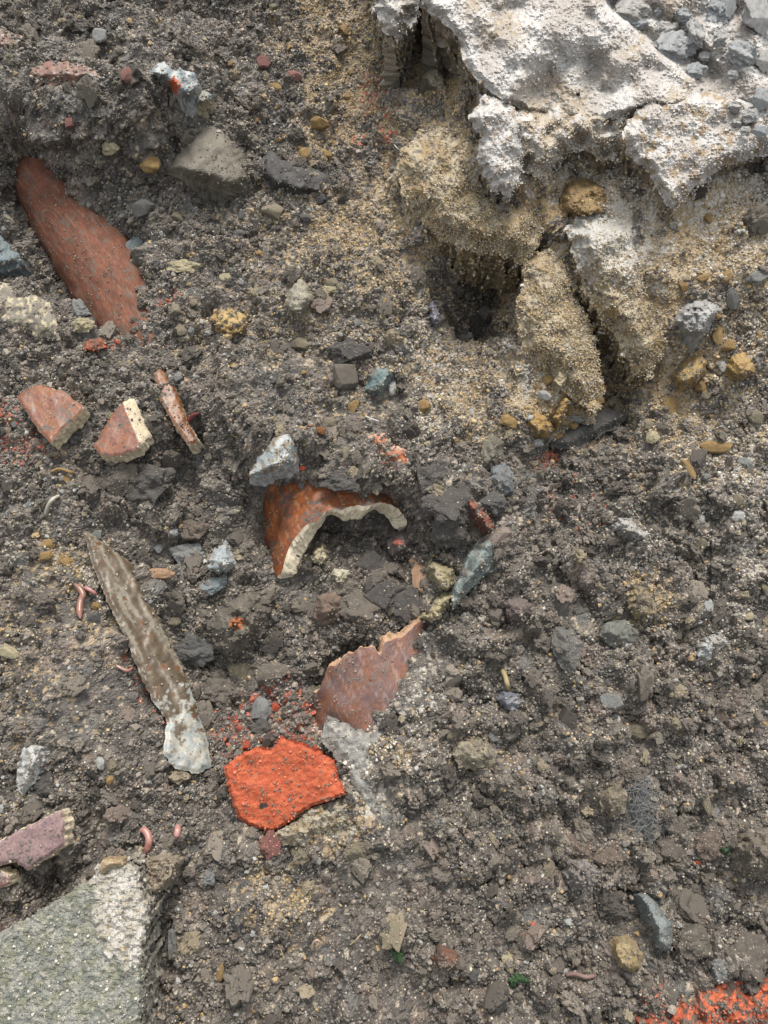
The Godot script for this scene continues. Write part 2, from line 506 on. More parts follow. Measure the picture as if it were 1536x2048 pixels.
func make_materials() -> void:
	var g := func(v: float) -> Color: return Color(v, v, v)
	var grit := speckle(512, 5.0, 31, [[0.0, g.call(0.5)], [0.35, g.call(0.74)], [0.5, g.call(0.92)], [0.65, g.call(1.0)]])
	var fine := height_tex(512, 6.0, 32)
	var soft := speckle(512, 5.0, 33, [[0.0, g.call(0.74)], [0.4, g.call(0.9)], [0.6, g.call(1.0)]])
	mat_soil = stuff_mat(0.62, 0.5, grit, fine, 0.06, 14.0)
	mat_stone = stuff_mat(0.8, 0.45, grit, fine, 0.05, 16.0)
	mat_concrete = stuff_mat(0.95, 0.3, soft, fine, 0.1, 11.0)
	mat_clay = stuff_mat(0.9, 0.3, soft, fine, 0.07, 20.0)
	mat_brick = stuff_mat(0.92, 0.3, soft, fine, 0.03, 12.0)
	mat_glaze = stuff_mat(0.46, 0.5, soft, fine, 0.012, 16.0)

	mat_grain = stuff_mat(0.6, 0.5, null, null, 0.0, 1.0)
	mat_grain.uv1_triplanar = false
	mat_lump = stuff_mat(0.9, 0.35, grit, null, 0.0, 0.16)
	mat_worm = stuff_mat(0.32, 0.5, null, null, 0.0, 1.0)
	mat_worm.uv1_triplanar = false
	mat_fibre = stuff_mat(0.7, 0.4, null, null, 0.0, 1.0)
	mat_fibre.uv1_triplanar = false
	mat_leaf = stuff_mat(0.6, 0.4, grit, null, 0.0, 40.0)
	mat_coal = stuff_mat(0.3, 0.5, grit, fine, 0.03, 30.0)

# ---- crumbs ------------------------------------------------------------------
var crumb_sets := {}        # name -> PackedFloat32Array of a MultiMesh buffer

func add_crumb(which: String, at: Vector3, size: float, flat: float, col: Color) -> void:
	var b := Basis(Vector3(rng.randf() - 0.5, rng.randf() - 0.5, rng.randf() - 0.5).normalized(), rng.randf() * TAU)
	b = b.scaled_local(Vector3(size * (0.75 + 0.5 * rng.randf()), size * flat, size * (0.75 + 0.5 * rng.randf())))
	crumb_sets[which].append_array(PackedFloat32Array([b.x.x, b.y.x, b.z.x, at.x, b.x.y, b.y.y, b.z.y, at.y, b.x.z, b.y.z, b.z.z, at.z, col.r, col.g, col.b, 1.0]))

func scatter_crumbs(count: int) -> void:
	var packing := noise(FastNoiseLite.TYPE_SIMPLEX, 60.0, 3, 27)
	for k in ["soil_a", "soil_b", "clod", "sand_a", "sand_b", "lump_a", "lump_b"]:
		crumb_sets[k] = PackedFloat32Array()
	var soil := c(87, 81, 75)
	var soil2 := c(134, 125, 113)
	var ochre := c(174, 147, 104)
	var ochre2 := c(194, 178, 146)
	var pale := c(198, 191, 178)
	var red := c(186, 98, 72)
	for k in count:
		var i := rng.randi_range(0, NU - 2)
		var j := rng.randi_range(0, NV - 2)
		var a := spot[j * NU + i]
		var long := a.distance_to(spot[(j + 1) * NU + i + 1]) / (STEP * 1.41)
		var q := proj(a.x, a.y, a.z)
		if q.x < -110 or q.x > 1646 or q.y < -110 or q.y > 2158:
			continue
		var g := gi(q.x, q.y)
		if gs[g] > 0.3 and rng.randf() < gs[g] * 0.9 or packing.get_noise_3dv(a * 1000.0) > 0.25 and rng.randf() < 0.5:
			continue
		var o := go[g]
		var p := gp[g]
		var heap := int(long * 0.8 + rng.randf() * 0.6)
		if long > 1.5 and o + p > 0.3:
			heap *= 3
		for more in mini(14, heap):
			var f := rng.randf()
			var e2 := rng.randf()
			var where := a.lerp(spot[j * NU + i + 1], f).lerp(spot[(j + 1) * NU + i].lerp(spot[(j + 1) * NU + i + 1], f), e2)
			var t := rng.randf()
			var r := rng.randf()
			var size := 0.00026 + 0.0003 * rng.randf()
			if t > 0.62:
				size = 0.00045 + 0.0004 * rng.randf()
			if t > 0.93:
				size = 0.0008 + 0.0006 * rng.randf()
			if t > 0.988:
				size = 0.0013 + 0.0012 * rng.randf() * rng.randf()
			var col: Color
			var sandy := false
			if r < p * 0.8:
				col = pale * (0.6 + 0.55 * rng.randf())
				sandy = true
			elif r < p * 0.8 + o * (1.0 - p * 0.8) * 0.85:
				col = ochre.lerp(ochre2, rng.randf() * rng.randf()) * (0.6 + 0.55 * rng.randf())
				sandy = true
			elif rng.randf() < gr[g] * 0.5:
				col = red * (0.6 + 0.5 * rng.randf())
			else:
				col = soil.lerp(soil2, rng.randf()) * (0.5 + 0.95 * rng.randf())
				var e := rng.randf()
				if size < 0.0008:
					if e < 0.045:
						col = ochre2.lerp(pale, rng.randf()) * (0.75 + 0.45 * rng.randf())
					elif e < 0.07:
						col = ochre * (0.7 + 0.4 * rng.randf())
				elif e < 0.05:
					col = c(156, 155, 150) * (0.6 + 0.5 * rng.randf())
				elif e < 0.09:
					col = ochre * (0.7 + 0.4 * rng.randf())
			if sandy and size > 0.0008:
				size *= 0.75
			var set_name := ("sand_a" if r * 53.0 - floorf(r * 53.0) < 0.5 else "sand_b") if sandy else ("clod" if size > 0.0011 else ("soil_a" if t * 97.0 - floorf(t * 97.0) < 0.5 else "soil_b"))
			add_crumb(set_name, W3(where + Vector3(0, 0, size * 0.2)), size, 0.7 + 0.3 * rng.randf(), col)

func scatter_clods(count: int) -> void:
	var patchy := noise(FastNoiseLite.TYPE_SIMPLEX, 130.0, 3, 71)
	for k in count:
		var i := rng.randi_range(0, NU - 2)
		var j := rng.randi_range(0, NV - 2)
		var a := spot[j * NU + i]
		var q := proj(a.x, a.y, a.z)
		if q.x < -110 or q.x > 1646 or q.y < -110 or q.y > 2158:
			continue
		var g := gi(q.x, q.y)
		var loose := pow(1.0 - maxf(go[g], gp[g]), 2.5) * (1.0 - gs[g]) * clampf(0.55 + 2.2 * patchy.get_noise_2d(q.x, q.y), 0.05, 1.3)
		if q.x > 850.0 and q.y > 960.0:
			loose *= 2.6
		if rng.randf() > loose * 0.7:
			continue
		var size := 0.0013 + 0.0013 * rng.randf()
		var t := rng.randf()
		if t > 0.7:
			size = 0.0024 + 0.0016 * rng.randf()
		if t > 0.93:
			size = 0.0038 + 0.0036 * rng.randf()
		var col := c(87, 81, 75).lerp(c(134, 125, 113), rng.randf()) * (0.75 + 0.4 * rng.randf())
		if rng.randf() < 0.05:
			col = c(130, 116, 106)
		elif rng.randf() < 0.05:
			col = c(150, 138, 116)
		add_crumb("lump_a" if k % 2 else "lump_b", W3(a + Vector3(0, 0, size * 0.25)), size, 0.5 + 0.45 * rng.randf(), col)
		for e in int(size * 2500.0):
			var d := Vector3(rng.randfn(), rng.randfn(), absf(rng.randfn()) + 0.3).normalized()
			add_crumb("soil_a", W3(a + Vector3(0, 0, size * 0.25) + d * size * 0.88), 0.00026 + 0.0004 * rng.randf() * rng.randf(), 0.8, col * (0.65 + 0.75 * rng.randf()) if rng.randf() > 0.04 else c(182, 170, 146))

func finish_crumbs() -> void:
	var names := {"soil_a": ["soil_crumbs", "fine dark soil crumbs and pale grit over the dig", 1, 0.3], "soil_b": ["soil_crumbs", "fine dark soil crumbs and pale grit over the dig", 0, 0.25], "lump_a": ["soil_clods", "coarser lumpy soil crumbs among the dark earth", 4, 0.6], "lump_b": ["soil_clods", "coarser lumpy soil crumbs among the dark earth", 4, 0.7], "clod": ["soil_clods", "coarser lumpy soil crumbs among the dark earth", 3, 0.55], "sand_a": ["sand_grains", "ochre and pale sand grains below the concrete footing", 1, 0.22], "sand_b": ["sand_grains", "ochre and pale sand grains below the concrete footing", 0, 0.2]}
	for k in crumb_sets:
		var m := MultiMesh.new()
		m.transform_format = MultiMesh.TRANSFORM_3D
		m.use_colors = true
		m.mesh = rock_mesh(100 + hash(k) % 50, names[k][2], 4 if names[k][2] > 2 else 0, names[k][3], false)
		m.instance_count = crumb_sets[k].size() / 16
		m.buffer = crumb_sets[k]
		var o := MultiMeshInstance3D.new()
		o.name = numbered(names[k][0])
		o.multimesh = m
		o.material_override = mat_lump if k.begins_with("lump") else mat_grain
		o.set_meta("kind", "stuff")
		tag(o, names[k][1], "soil" if k != "sand_a" and k != "sand_b" else "sand", names[k][0].replace("_", " ") + " of the dig")
		add_child(o)

# ---- stones ------------------------------------------------------------------
func ico(sub: int) -> Array:
	var t := (1.0 + sqrt(5.0)) / 2.0
	var v := [Vector3(-1, t, 0), Vector3(1, t, 0), Vector3(-1, -t, 0), Vector3(1, -t, 0), Vector3(0, -1, t), Vector3(0, 1, t), Vector3(0, -1, -t), Vector3(0, 1, -t), Vector3(t, 0, -1), Vector3(t, 0, 1), Vector3(-t, 0, -1), Vector3(-t, 0, 1)]
	for k in v.size():
		v[k] = v[k].normalized()
	var f := [0, 11, 5, 0, 5, 1, 0, 1, 7, 0, 7, 10, 0, 10, 11, 1, 5, 9, 5, 11, 4, 11, 10, 2, 10, 7, 6, 7, 1, 8, 3, 9, 4, 3, 4, 2, 3, 2, 6, 3, 6, 8, 3, 8, 9, 4, 9, 5, 2, 4, 11, 6, 2, 10, 8, 6, 7, 9, 8, 1]
	for s in sub:
		var mid := {}
		var nf := []
		for k in range(0, f.size(), 3):
			var m := []
			for e in 3:
				var a: int = f[k + e]
				var b: int = f[k + (e + 1) % 3]
				var key := mini(a, b) * 100000 + maxi(a, b)
				if not mid.has(key):
					mid[key] = v.size()
					v.append(((v[a] + v[b]) * 0.5).normalized())
				m.append(mid[key])
			nf.append_array([f[k], m[0], m[2], f[k + 1], m[1], m[0], f[k + 2], m[2], m[1], m[0], m[1], m[2]])
		f = nf
	return [PackedVector3Array(v), PackedInt32Array(f)]

func rock_mesh(sd: int, sub: int, cuts: int, bumpy: float, tinted := true) -> ArrayMesh:
	var r := RandomNumberGenerator.new()
	r.seed = sd
	var s := ico(sub)
	var v: PackedVector3Array = s[0]
	var f: PackedInt32Array = s[1]
	var planes := []
	for k in cuts:
		planes.append([Vector3(r.randfn(), r.randfn(), r.randfn()).normalized(), 0.5 + 0.35 * r.randf()])
	var n := noise(FastNoiseLite.TYPE_SIMPLEX, 1.1, 5, sd)
	var nc := noise(FastNoiseLite.TYPE_SIMPLEX, 0.5, 3, sd + 7)
	var ncl := noise(FastNoiseLite.TYPE_CELLULAR, 0.42, 1, sd + 9)
	var cols := PackedColorArray()
	for k in v.size():
		var p := v[k]
		if sub < 2:
			p += Vector3(r.randf() - 0.5, r.randf() - 0.5, r.randf() - 0.5) * bumpy * 1.6
		else:
			p *= 1.0 + bumpy * (n.get_noise_3dv(p) - 0.35 * (ncl.get_noise_3dv(p) + 0.4) * (1.0 if bumpy > 0.3 else 0.2))
		for pl in planes:
			var over: float = p.dot(pl[0]) - pl[1]
			if over > 0.0:
				p -= pl[0] * over * 0.93
		v[k] = p
		if tinted:
			var t := 0.9 + 0.35 * nc.get_noise_3dv(p)
			cols.append(Color(t, t, t))
	for k in range(0, f.size(), 3):     # clockwise from outside
		var a := f[k + 1]
		f[k + 1] = f[k + 2]
		f[k + 2] = a
	return mesh_of(v, f, cols, PackedVector3Array())

var rocks := {}
var tints := {}
func stone_mat(col: Color, shiny := false) -> StandardMaterial3D:
	var key := col.to_html() + str(shiny)
	if not tints.has(key):
		var m: StandardMaterial3D = (mat_coal if shiny else mat_stone).duplicate()
		m.albedo_color = col.linear_to_srgb()
		tints[key] = m
	return tints[key]

# a loose stone: outline about rx x ry pixels, turned in the slope
func stone(called: String, px: float, py: float, rx: float, ry: float, turn: float, kind: String, col: Color, label: String, category: String, group := "", sunk := 0.35, high := 0.8) -> MeshInstance3D:
	var h := ground_about(px, py, 0.5 * minf(rx, ry))
	var m := per_px(px, py, h)
	var sd := absi(hash(Vector2(px, py)))
	var key := kind + str(sd % 9)
	if not rocks.has(key):
		match kind:
			"round": rocks[key] = rock_mesh(sd % 9 + 40, 3, 3, 0.2)
			"angular": rocks[key] = rock_mesh(sd % 9 + 60, 3, 11, 0.14)
			"lumpy": rocks[key] = rock_mesh(sd % 9 + 80, 4, 2, 0.5)
			"flake": rocks[key] = rock_mesh(sd % 9 + 20, 2, 9, 0.2)
	var o := MeshInstance3D.new()
	o.name = numbered(called)
	o.mesh = rocks[key]
	o.material_override = stone_mat(col)
	var rz := minf(rx, ry) * high
	var q := P(px, py, h + rz * m * (1.0 - 2.0 * sunk))
	q.z = h + rz * m * (1.0 - 2.0 * sunk)
	var b := Basis(Vector3(1, 0, 0), Vector3(0, cb, sb), Vector3(0, -sb, cb))
	b = b * Basis(Vector3(0, 1, 0), -deg_to_rad(turn))
	var spin := Basis(Vector3(0, 1, 0), (sd % 4) * PI / 2.0)
	o.transform = Transform3D(b * Basis.from_scale(Vector3(rx, rz, ry) * m * 1.12) * spin, W3(q))
	tag(o, label, category, group)
	add_child(o)
	var dusty := int((rx * ry) * (0.22 if category == "clod" else 0.03))
	var arr: PackedVector3Array = o.mesh.surface_get_arrays(0)[Mesh.ARRAY_VERTEX]
	var up := Vector3(0, cb, sb)
	for k in dusty:
		var pv := o.transform * arr[rng.randi_range(0, arr.size() - 1)]
		if (pv - o.position).dot(up) < 0.0:
			continue
		var tint := (col if category == "clod" else c(112, 104, 95)) * (0.65 + 0.7 * rng.randf())
		if rng.randf() < 0.06:
			tint = c(180, 168, 144)
		add_crumb("soil_b", pv, 0.00028 + 0.0005 * rng.randf() * rng.randf(), 0.8, tint)
	return o

# ---- pieces with an outline of their own ---------------------------------------
# opt: top (mm above the ground about it) or abs (mm on the slope), gx gy (mm per pixel), dome, bevel (px), depth (mm), sp (px), rough (mm), wave (px), jag (px), flare (px), tone (Callable: px, edge distance, rng number -> Color), side (Color), face and edge names, mats, dust
func slab(parent: Node, called: String, outline: Array, opt: Dictionary) -> Node3D:
	var sp: float = opt.get("sp", 5.0)
	var raw := pairs(outline)
	var sd := absi(hash(called) + hash(outline[0]) * 3 + hash(outline[1])) % 9973
	var r := RandomNumberGenerator.new()
	r.seed = sd
	var nj := noise(FastNoiseLite.TYPE_SIMPLEX, opt.get("jag_wave", 14.0), 3, sd)
	var nr := noise(FastNoiseLite.TYPE_SIMPLEX, opt.get("wave", 40.0), 5, sd + 1)
	var ncell := noise(FastNoiseLite.TYPE_CELLULAR, opt.get("wave", 40.0) * 0.5, 1, sd + 2)
	var ngrain := noise(FastNoiseLite.TYPE_SIMPLEX, 11.0, 2, sd + 3)
	var rim := PackedVector2Array()
	var jag: float = opt.get("jag", 3.0)
	for i in raw.size():
		var a := raw[i]
		var b := raw[(i + 1) % raw.size()]
		var steps := maxi(1, int(a.distance_to(b) / (sp * 1.8)))
		var side := (b - a).orthogonal().normalized()
		for k in steps:
			var q := a.lerp(b, float(k) / steps)
			rim.append(q + side * nj.get_noise_2dv(q) * jag * 2.0)
	var box := Rect2(rim[0], Vector2.ZERO)
	var cen := Vector2.ZERO
	for q in rim:
		box = box.expand(q)
		cen += q
	cen /= rim.size()
	var pts := PackedVector2Array()
	var eds := PackedFloat32Array()
	var gw := int(box.size.x / sp) + 4
	var ghh := int(box.size.y / sp) + 4
	var at := PackedInt32Array()
	at.resize(gw * ghh)
	for j in ghh:
		for i in gw:
			var q := box.position + Vector2(i - 1 + (r.randf() - 0.5) * 0.4, j - 1 + (r.randf() - 0.5) * 0.4) * sp
			var best := 1e12
			var near := q
			for k in rim.size():
				var cl := Geometry2D.get_closest_point_to_segment(q, rim[k], rim[(k + 1) % rim.size()])
				var dd := q.distance_squared_to(cl)
				if dd < best:
					best = dd
					near = cl
			var d := sqrt(best)
			var inside := Geometry2D.is_point_in_polygon(q, rim)
			at[j * gw + i] = -1
			if inside or d < sp * 0.75:
				if not inside or d < sp * 0.3:
					q = near
					d = 0.0
				at[j * gw + i] = pts.size()
				pts.append(q)
				eds.append(d)
	var idx := PackedInt32Array()
	var edges := {}
	for j in ghh - 1:
		for i in gw - 1:
			var k := j * gw + i
			var quad := [at[k], at[k + 1], at[k + gw + 1], at[k + gw]]
			var tris := [[0, 1, 2], [0, 2, 3]] if (i + j) % 2 == 0 else [[0, 1, 3], [1, 2, 3]]
			for t in tris:
				var a: int = quad[t[0]]
				var b: int = quad[t[1]]
				var e: int = quad[t[2]]
				if a < 0 or b < 0 or e < 0:
					continue
				if (pts[b] - pts[a]).cross(pts[e] - pts[a]) < 0.05 or not Geometry2D.is_point_in_polygon((pts[a] + pts[b] + pts[e]) / 3.0, rim):
					continue
				idx.append_array([a, b, e])
				for ed in [[a, b], [b, e], [e, a]]:
					var back: int = ed[1] * 1000000 + ed[0]
					if edges.has(back):
						edges.erase(back)
					else:
						edges[ed[0] * 1000000 + ed[1]] = ed
	var base := 0.0
	if opt.has("abs"):
		base = opt.abs
	else:
		var hs := 0.0
		for k in 12:
			hs += ground_h(rim[k * rim.size() / 12].x, rim[k * rim.size() / 12].y)
		base = hs / 12.0 * 1000.0 + opt.get("top", 5.0) + 3.0
	var origin := W3(P(cen.x, cen.y, (base - opt.get("depth", 15.0)) * 0.001))
	var planes := []
	for k in opt.get("facets", 0):
		var ang: float = TAU * (k + r.randf()) / opt.facets
		planes.append([Vector2(cos(ang), sin(ang)), 0.25 + 0.5 * r.randf(), cen + Vector2(cos(ang), sin(ang)) * box.size * 0.22 * r.randf()])
	var verts := PackedVector3Array()
	var cols := PackedColorArray()
	var uvh := PackedVector3Array()
	var tone: Callable = opt.tone
	for k in pts.size():
		var q := pts[k]
		var h: float = base + opt.get("gx", 0.0) * (q.x - cen.x) + opt.get("gy", 0.0) * (q.y - cen.y)
		if opt.has("shape"):
			h += opt.shape.call(q)
		h += opt.get("dome", 3.0) * (smoothstep(0.0, opt.get("bevel", 14.0), eds[k]) - 1.0)
		for pl in planes:
			h -= maxf(0.0, (q - pl[2]).dot(pl[0])) * pl[1] * opt.get("cut", 0.25)
		h += opt.get("rough", 1.0) * (nr.get_noise_2dv(q) - opt.get("pits", 0.0) * (ncell.get_noise_2dv(q) + 0.4))
		if opt.has("grain"):
			h += opt.grain * ngrain.get_noise_2dv(q)
		var w := P(q.x, q.y, h * 0.001)
		uvh.append(w)
		verts.append(W3(w) - origin)
		cols.append(tone.call(q, eds[k], r.randf()))
	# sides
	var split: bool = opt.has("edge")
	var sv := PackedVector3Array()
	var sc := PackedColorArray()
	var si := PackedInt32Array()
	var rows: int = opt.get("rows", 4)
	var side_col: Color = opt.get("side", Color(0.3, 0.3, 0.3))
	var ring := {}
	var outs := {}
	for ed in edges.values():
		var dir: Vector2 = pts[ed[1]] - pts[ed[0]]
		var ov := Vector2(dir.y, -dir.x).normalized()
		for k in ed:
			outs[k] = outs.get(k, Vector2.ZERO) + ov
			if not ring.has(k):
				ring[k] = ring.size()
	var nb := ring.size()
	var keys := ring.keys()
	for j in rows + 1:
		for k in keys:
			var w := uvh[k]
			var out: Vector2 = outs[k].normalized()
			var f := float(j) / rows
			var m := per_px(pts[k].x, pts[k].y, w.z)
			var amt: float = opt.get("flare", 2.0) * pow(f, 0.7 if opt.get("flare", 2.0) < 0.0 else 1.5) + opt.get("side_rough", 4.0) * nr.get_noise_3d(pts[k].x, pts[k].y, f * opt.get("depth", 15.0) * 3.2) * (1.0 if j > 0 else 0.0) + opt.get("side_grain", opt.get("side_rough", 4.0) * 0.8) * ngrain.get_noise_3d(pts[k].x * 0.7, pts[k].y * 0.7, f * opt.get("depth", 15.0) * 2.2) * (1.0 if j > 0 else 0.0)
			w.x += out.x * m * amt
			w.y += out.y * m * amt
			w.z -= opt.get("depth", 15.0) * 0.001 * f
			sv.append(W3(w) - origin)
			var t := 0.88 + 0.3 * r.randf()
			sc.append((side_col * t * (1.0 + 0.5 * ngrain.get_noise_3d(pts[k].x, pts[k].y, f * opt.get("depth", 15.0) * 3.0))) if split or j > 0 else cols[k])
	sv.append(Vector3.ZERO)
	sc.append(side_col)
	for j in rows:
		for ed in edges.values():
			var a: int = j * nb + ring[ed[0]]
			var b: int = j * nb + ring[ed[1]]
			si.append_array([a, a + nb, b, b, a + nb, b + nb])
			if j == rows - 1 and not opt.has("open"):
				si.append_array([a + nb, sv.size() - 1, b + nb])
	var made: Node3D
	if split:
		var o := Node3D.new()
		o.name = numbered(called) if parent == self else called
		o.position = origin
		parent.add_child(o, true)
		mesh_node(opt.get("face", "glazed_face"), verts, idx, cols, smooth_normals(verts, idx), opt.mat, o, Vector3.ZERO)
		mesh_node(opt.edge, sv, si, sc, PackedVector3Array(), opt.edge_mat, o, Vector3.ZERO)
		made = o
	else:
		var first := verts.size()
		verts.append_array(sv)
		cols.append_array(sc)
		for k in si:
			idx.append(k + first)
		var local := origin
		if parent != self and parent is Node3D:
			local = origin - parent.position
		made = mesh_node(called, verts, idx, cols, PackedVector3Array(), opt.mat, parent, local)
	for k in opt.get("side_dust", 0):
		var p := r.randi_range(nb, sv.size() - 2)
		var at_ := sv[p].lerp(sv[p - nb], r.randf()) + origin
		var side_cols: Array = opt.get("side_cols", opt.get("dust_cols", [side_col]))
		add_crumb("soil_b", at_, 0.0004 + 0.0012 * r.randf() * r.randf(), 0.8, side_cols[r.randi_range(0, side_cols.size() - 1)] * (0.6 + 0.6 * r.randf()))
	var dust: int = opt.get("dust", 0)
	var dust_cols: Array = opt.get("dust_cols", [c(96, 88, 80), c(150, 140, 122), c(120, 110, 96), c(108, 100, 92)])
	for k in dust:
		var p := r.randi_range(0, uvh.size() - 1)
		if opt.has("dust_where") and not opt.dust_where.call(pts[p]):
			continue
		var size: float = 0.0003 + 0.0006 * r.randf() * r.randf() * opt.get("dust_size", 1.0)
		var col: Color = dust_cols[r.randi_range(0, dust_cols.size() - 1)]
		add_crumb(opt.get("dust_set", "soil_a"), W3(uvh[p] + Vector3(r.randf() * 0.002, r.randf() * 0.002, size * 0.3)), size, 0.8, col * (0.7 + 0.5 * r.randf()))
	return made

# tone makers
func mottled(a: Color, b: Color, wave: float, sd: int, third = null, share := 0.15) -> Callable:
	var n := noise(FastNoiseLite.TYPE_SIMPLEX, wave, 4, sd)
	return func(q: Vector2, _e: float, t: float) -> Color:
		var f := clampf(0.5 + n.get_noise_2dv(q) * 1.5, 0.0, 1.0)
		var col := a.lerp(b, f) * (0.9 + 0.2 * t)
		if third != null and n.get_noise_2d(q.x * 1.7 + 500.0, q.y * 1.7) > 0.5 - share * 2.0:
			col = third * (0.9 + 0.2 * t)
		return col

func tube(called: String, path: Array, r0: float, opt: Dictionary, parent: Node = self) -> MeshInstance3D:
	# path: x, y, lift mm above ground (triples); r0 in metres
	var curve := Curve3D.new()
	var n := path.size() / 3
	var pos := []
	for k in n:
		var h: float = ground_h(path[k * 3], path[k * 3 + 1]) + (path[k * 3 + 2] + 1.0) * 0.001
		pos.append(W3(P(path[k * 3], path[k * 3 + 1], h)))
	for it in 2:                       # it lies over the crumbs and does not follow each of them
		for k in range(1, n - 1):
			var mid: Vector3 = (pos[k - 1] + pos[k + 1]) * 0.5
			pos[k] = pos[k] + Vector3(0, maxf(0.0, mid.y - pos[k].y), 0)
	for k in n:
		var tan_: Vector3 = (pos[mini(k + 1, n - 1)] - pos[maxi(k - 1, 0)]) / 6.0
		curve.add_point(pos[k] - pos[0], -tan_, tan_)
	curve.bake_interval = r0 * 0.5
	var rings: int = opt.get("rings", 60)
	var around: int = opt.get("around", 10)
	var v := PackedVector3Array()
	var cl := PackedColorArray()
	var ix := PackedInt32Array()
	var long := curve.get_baked_length()
	for j in rings + 1:
		var f := float(j) / rings
		var t := curve.sample_baked_with_rotation(f * long, true)
		var taper := sqrt(clampf(minf(f, 1.0 - f) * opt.get("blunt", 9.0), 0.0, 1.0))
		var seg: float = 1.0 + opt.get("segment", 0.0) * sin(f * rings * PI * 0.5)
		var rad: float = r0 * taper * seg * lerpf(1.0, opt.get("thin", 1.0), f)
		for k in around:
			var a := TAU * k / around
			v.append(t.origin + (t.basis.x * cos(a) + t.basis.y * sin(a)) * rad)
			var tint: Color = opt.col.lerp(opt.get("col2", opt.col), f) * (1.0 + opt.get("segment", 0.0) * 1.5 * sin(f * rings * PI * 0.5))
			if opt.has("band") and f > opt.band[0] and f < opt.band[1]:
				tint = tint.lerp(opt.band_col, 0.8)
			cl.append(tint)
	for j in rings:
		for k in around:
			var a := j * around + k
			var b := j * around + (k + 1) % around
			ix.append_array([a, b, a + around, b, b + around, a + around])
	return mesh_node(called, v, ix, cl, smooth_normals(v, ix), opt.mat, parent, pos[0])

# ---- drain pipe ----------------------------------------------------------------
# a length of pipe: apex pixel and height, how it runs (degrees from straight away, and dip), its broken edge t(angle) and its far end, in metres
func shell(parent: Node3D, part: String, px: float, py: float, h: float, run: float, dip: float, rad: float, wall: float, from: float, to: float, edge: Callable, far: float, glaze: Callable, inner: Color, clay: Color) -> void:
	var top := P(px, py, h)
	var ph := deg_to_rad(run)
	var dp := deg_to_rad(dip)
	var away := Vector3(sin(ph) * cos(dp), -cos(ph) * cos(dp), -sin(dp))
	var e2 := Vector3(cos(ph), sin(ph), 0.0)
	var up := e2.cross(away) * -1.0
	if up.z < 0.0:
		up = -up
	var mid := top - up * rad
	var nth := 170
	var nt := 110
	var nz := noise(FastNoiseLite.TYPE_SIMPLEX, 0.012, 4, 77)
	var made := []
	for layer in 2:
		var v := PackedVector3Array()
		var cl := PackedColorArray()
		var ix := PackedInt32Array()
		for i in nth + 1:
			var th_ := lerpf(from, to, float(i) / nth)
			var a := deg_to_rad(th_)
			var t0: float = edge.call(th_) + (nz.get_noise_2d(a * rad * 0.6, 0.3) * 0.003 + nz.get_noise_2d(a * rad * 1.5, 0.6) * 0.0006)
			var rr := rad
			if layer == 1:
				t0 -= signf(far) * (nz.get_noise_2d(a * rad * 0.3, 0.9) * 0.006 - 0.0012)
				rr = rad - wall
			for j in nt + 1:
				var f := pow(float(j) / nt, 1.3)
				var t := lerpf(t0, far, f)
				var r2 := rr + nz.get_noise_2d(a * rad * 0.4 + 3.0, t * 0.4) * 0.0012
				var q := mid + away * t + (up * cos(a) + e2 * sin(a)) * r2
				v.append(W3(q) - parent.position)
				cl.append(glaze.call(th_, t) if layer == 0 else inner * (0.8 + 0.5 * nz.get_noise_2d(a, t * 4.0)))
		for i in nth:
			for j in nt:
				var k := i * (nt + 1) + j
				ix.append_array([k, k + 1, k + nt + 1, k + 1, k + nt + 2, k + nt + 1])
		made.append([v, ix, cl])
	var body := mesh_node(part, made[0][0], made[0][1], made[0][2], smooth_normals(made[0][0], made[0][1]), mat_glaze, parent, Vector3.ZERO)
	mesh_node("inner_glaze", made[1][0], made[1][1], made[1][2], smooth_normals(made[1][0], made[1][1]), mat_glaze, body, Vector3.ZERO)
	var nd := noise(FastNoiseLite.TYPE_SIMPLEX, 0.02, 3, 78)
	for k in 2600:                      # soil that sticks to the glaze
		var p := rng.randi_range(0, made[0][0].size() - 1)
		var q: Vector3 = made[0][0][p] + parent.position
		if nd.get_noise_3dv(q) > 0.08 or rng.randf() < 0.06:
			add_crumb("soil_b", q + Vector3(rng.randf() - 0.5, 0.15, rng.randf() - 0.5) * 0.0014, 0.0003 + 0.0006 * rng.randf() * rng.randf(), 0.7, c(92, 85, 77).lerp(c(140, 128, 110), rng.randf()) * (0.7 + 0.5 * rng.randf()))
	var ev := PackedVector3Array()
	var ec := PackedColorArray()
	var ei := PackedInt32Array()
	var r := RandomNumberGenerator.new()
	r.seed = 5
	for i in nth + 1:
		var a: Vector3 = made[0][0][i * (nt + 1)]
		var b: Vector3 = made[1][0][i * (nt + 1)]
		for k in 7:
			var f := k / 6.0
			var q := a.lerp(b, f)
			if k > 0 and k < 6:
				q += W3(away * (-signf(far)) * (0.0010 + 0.0012 * (r.randf() - 0.3)))
			ev.append(q)
			ec.append(clay * (0.75 + 0.4 * r.randf()))
	for i in nth:
		for k in 6:
			var n := i * 7 + k
			ei.append_array([n, n + 7, n + 1, n + 1, n + 7, n + 8])
	mesh_node("broken_edge", ev, ei, ec, PackedVector3Array(), mat_clay, body, Vector3.ZERO)

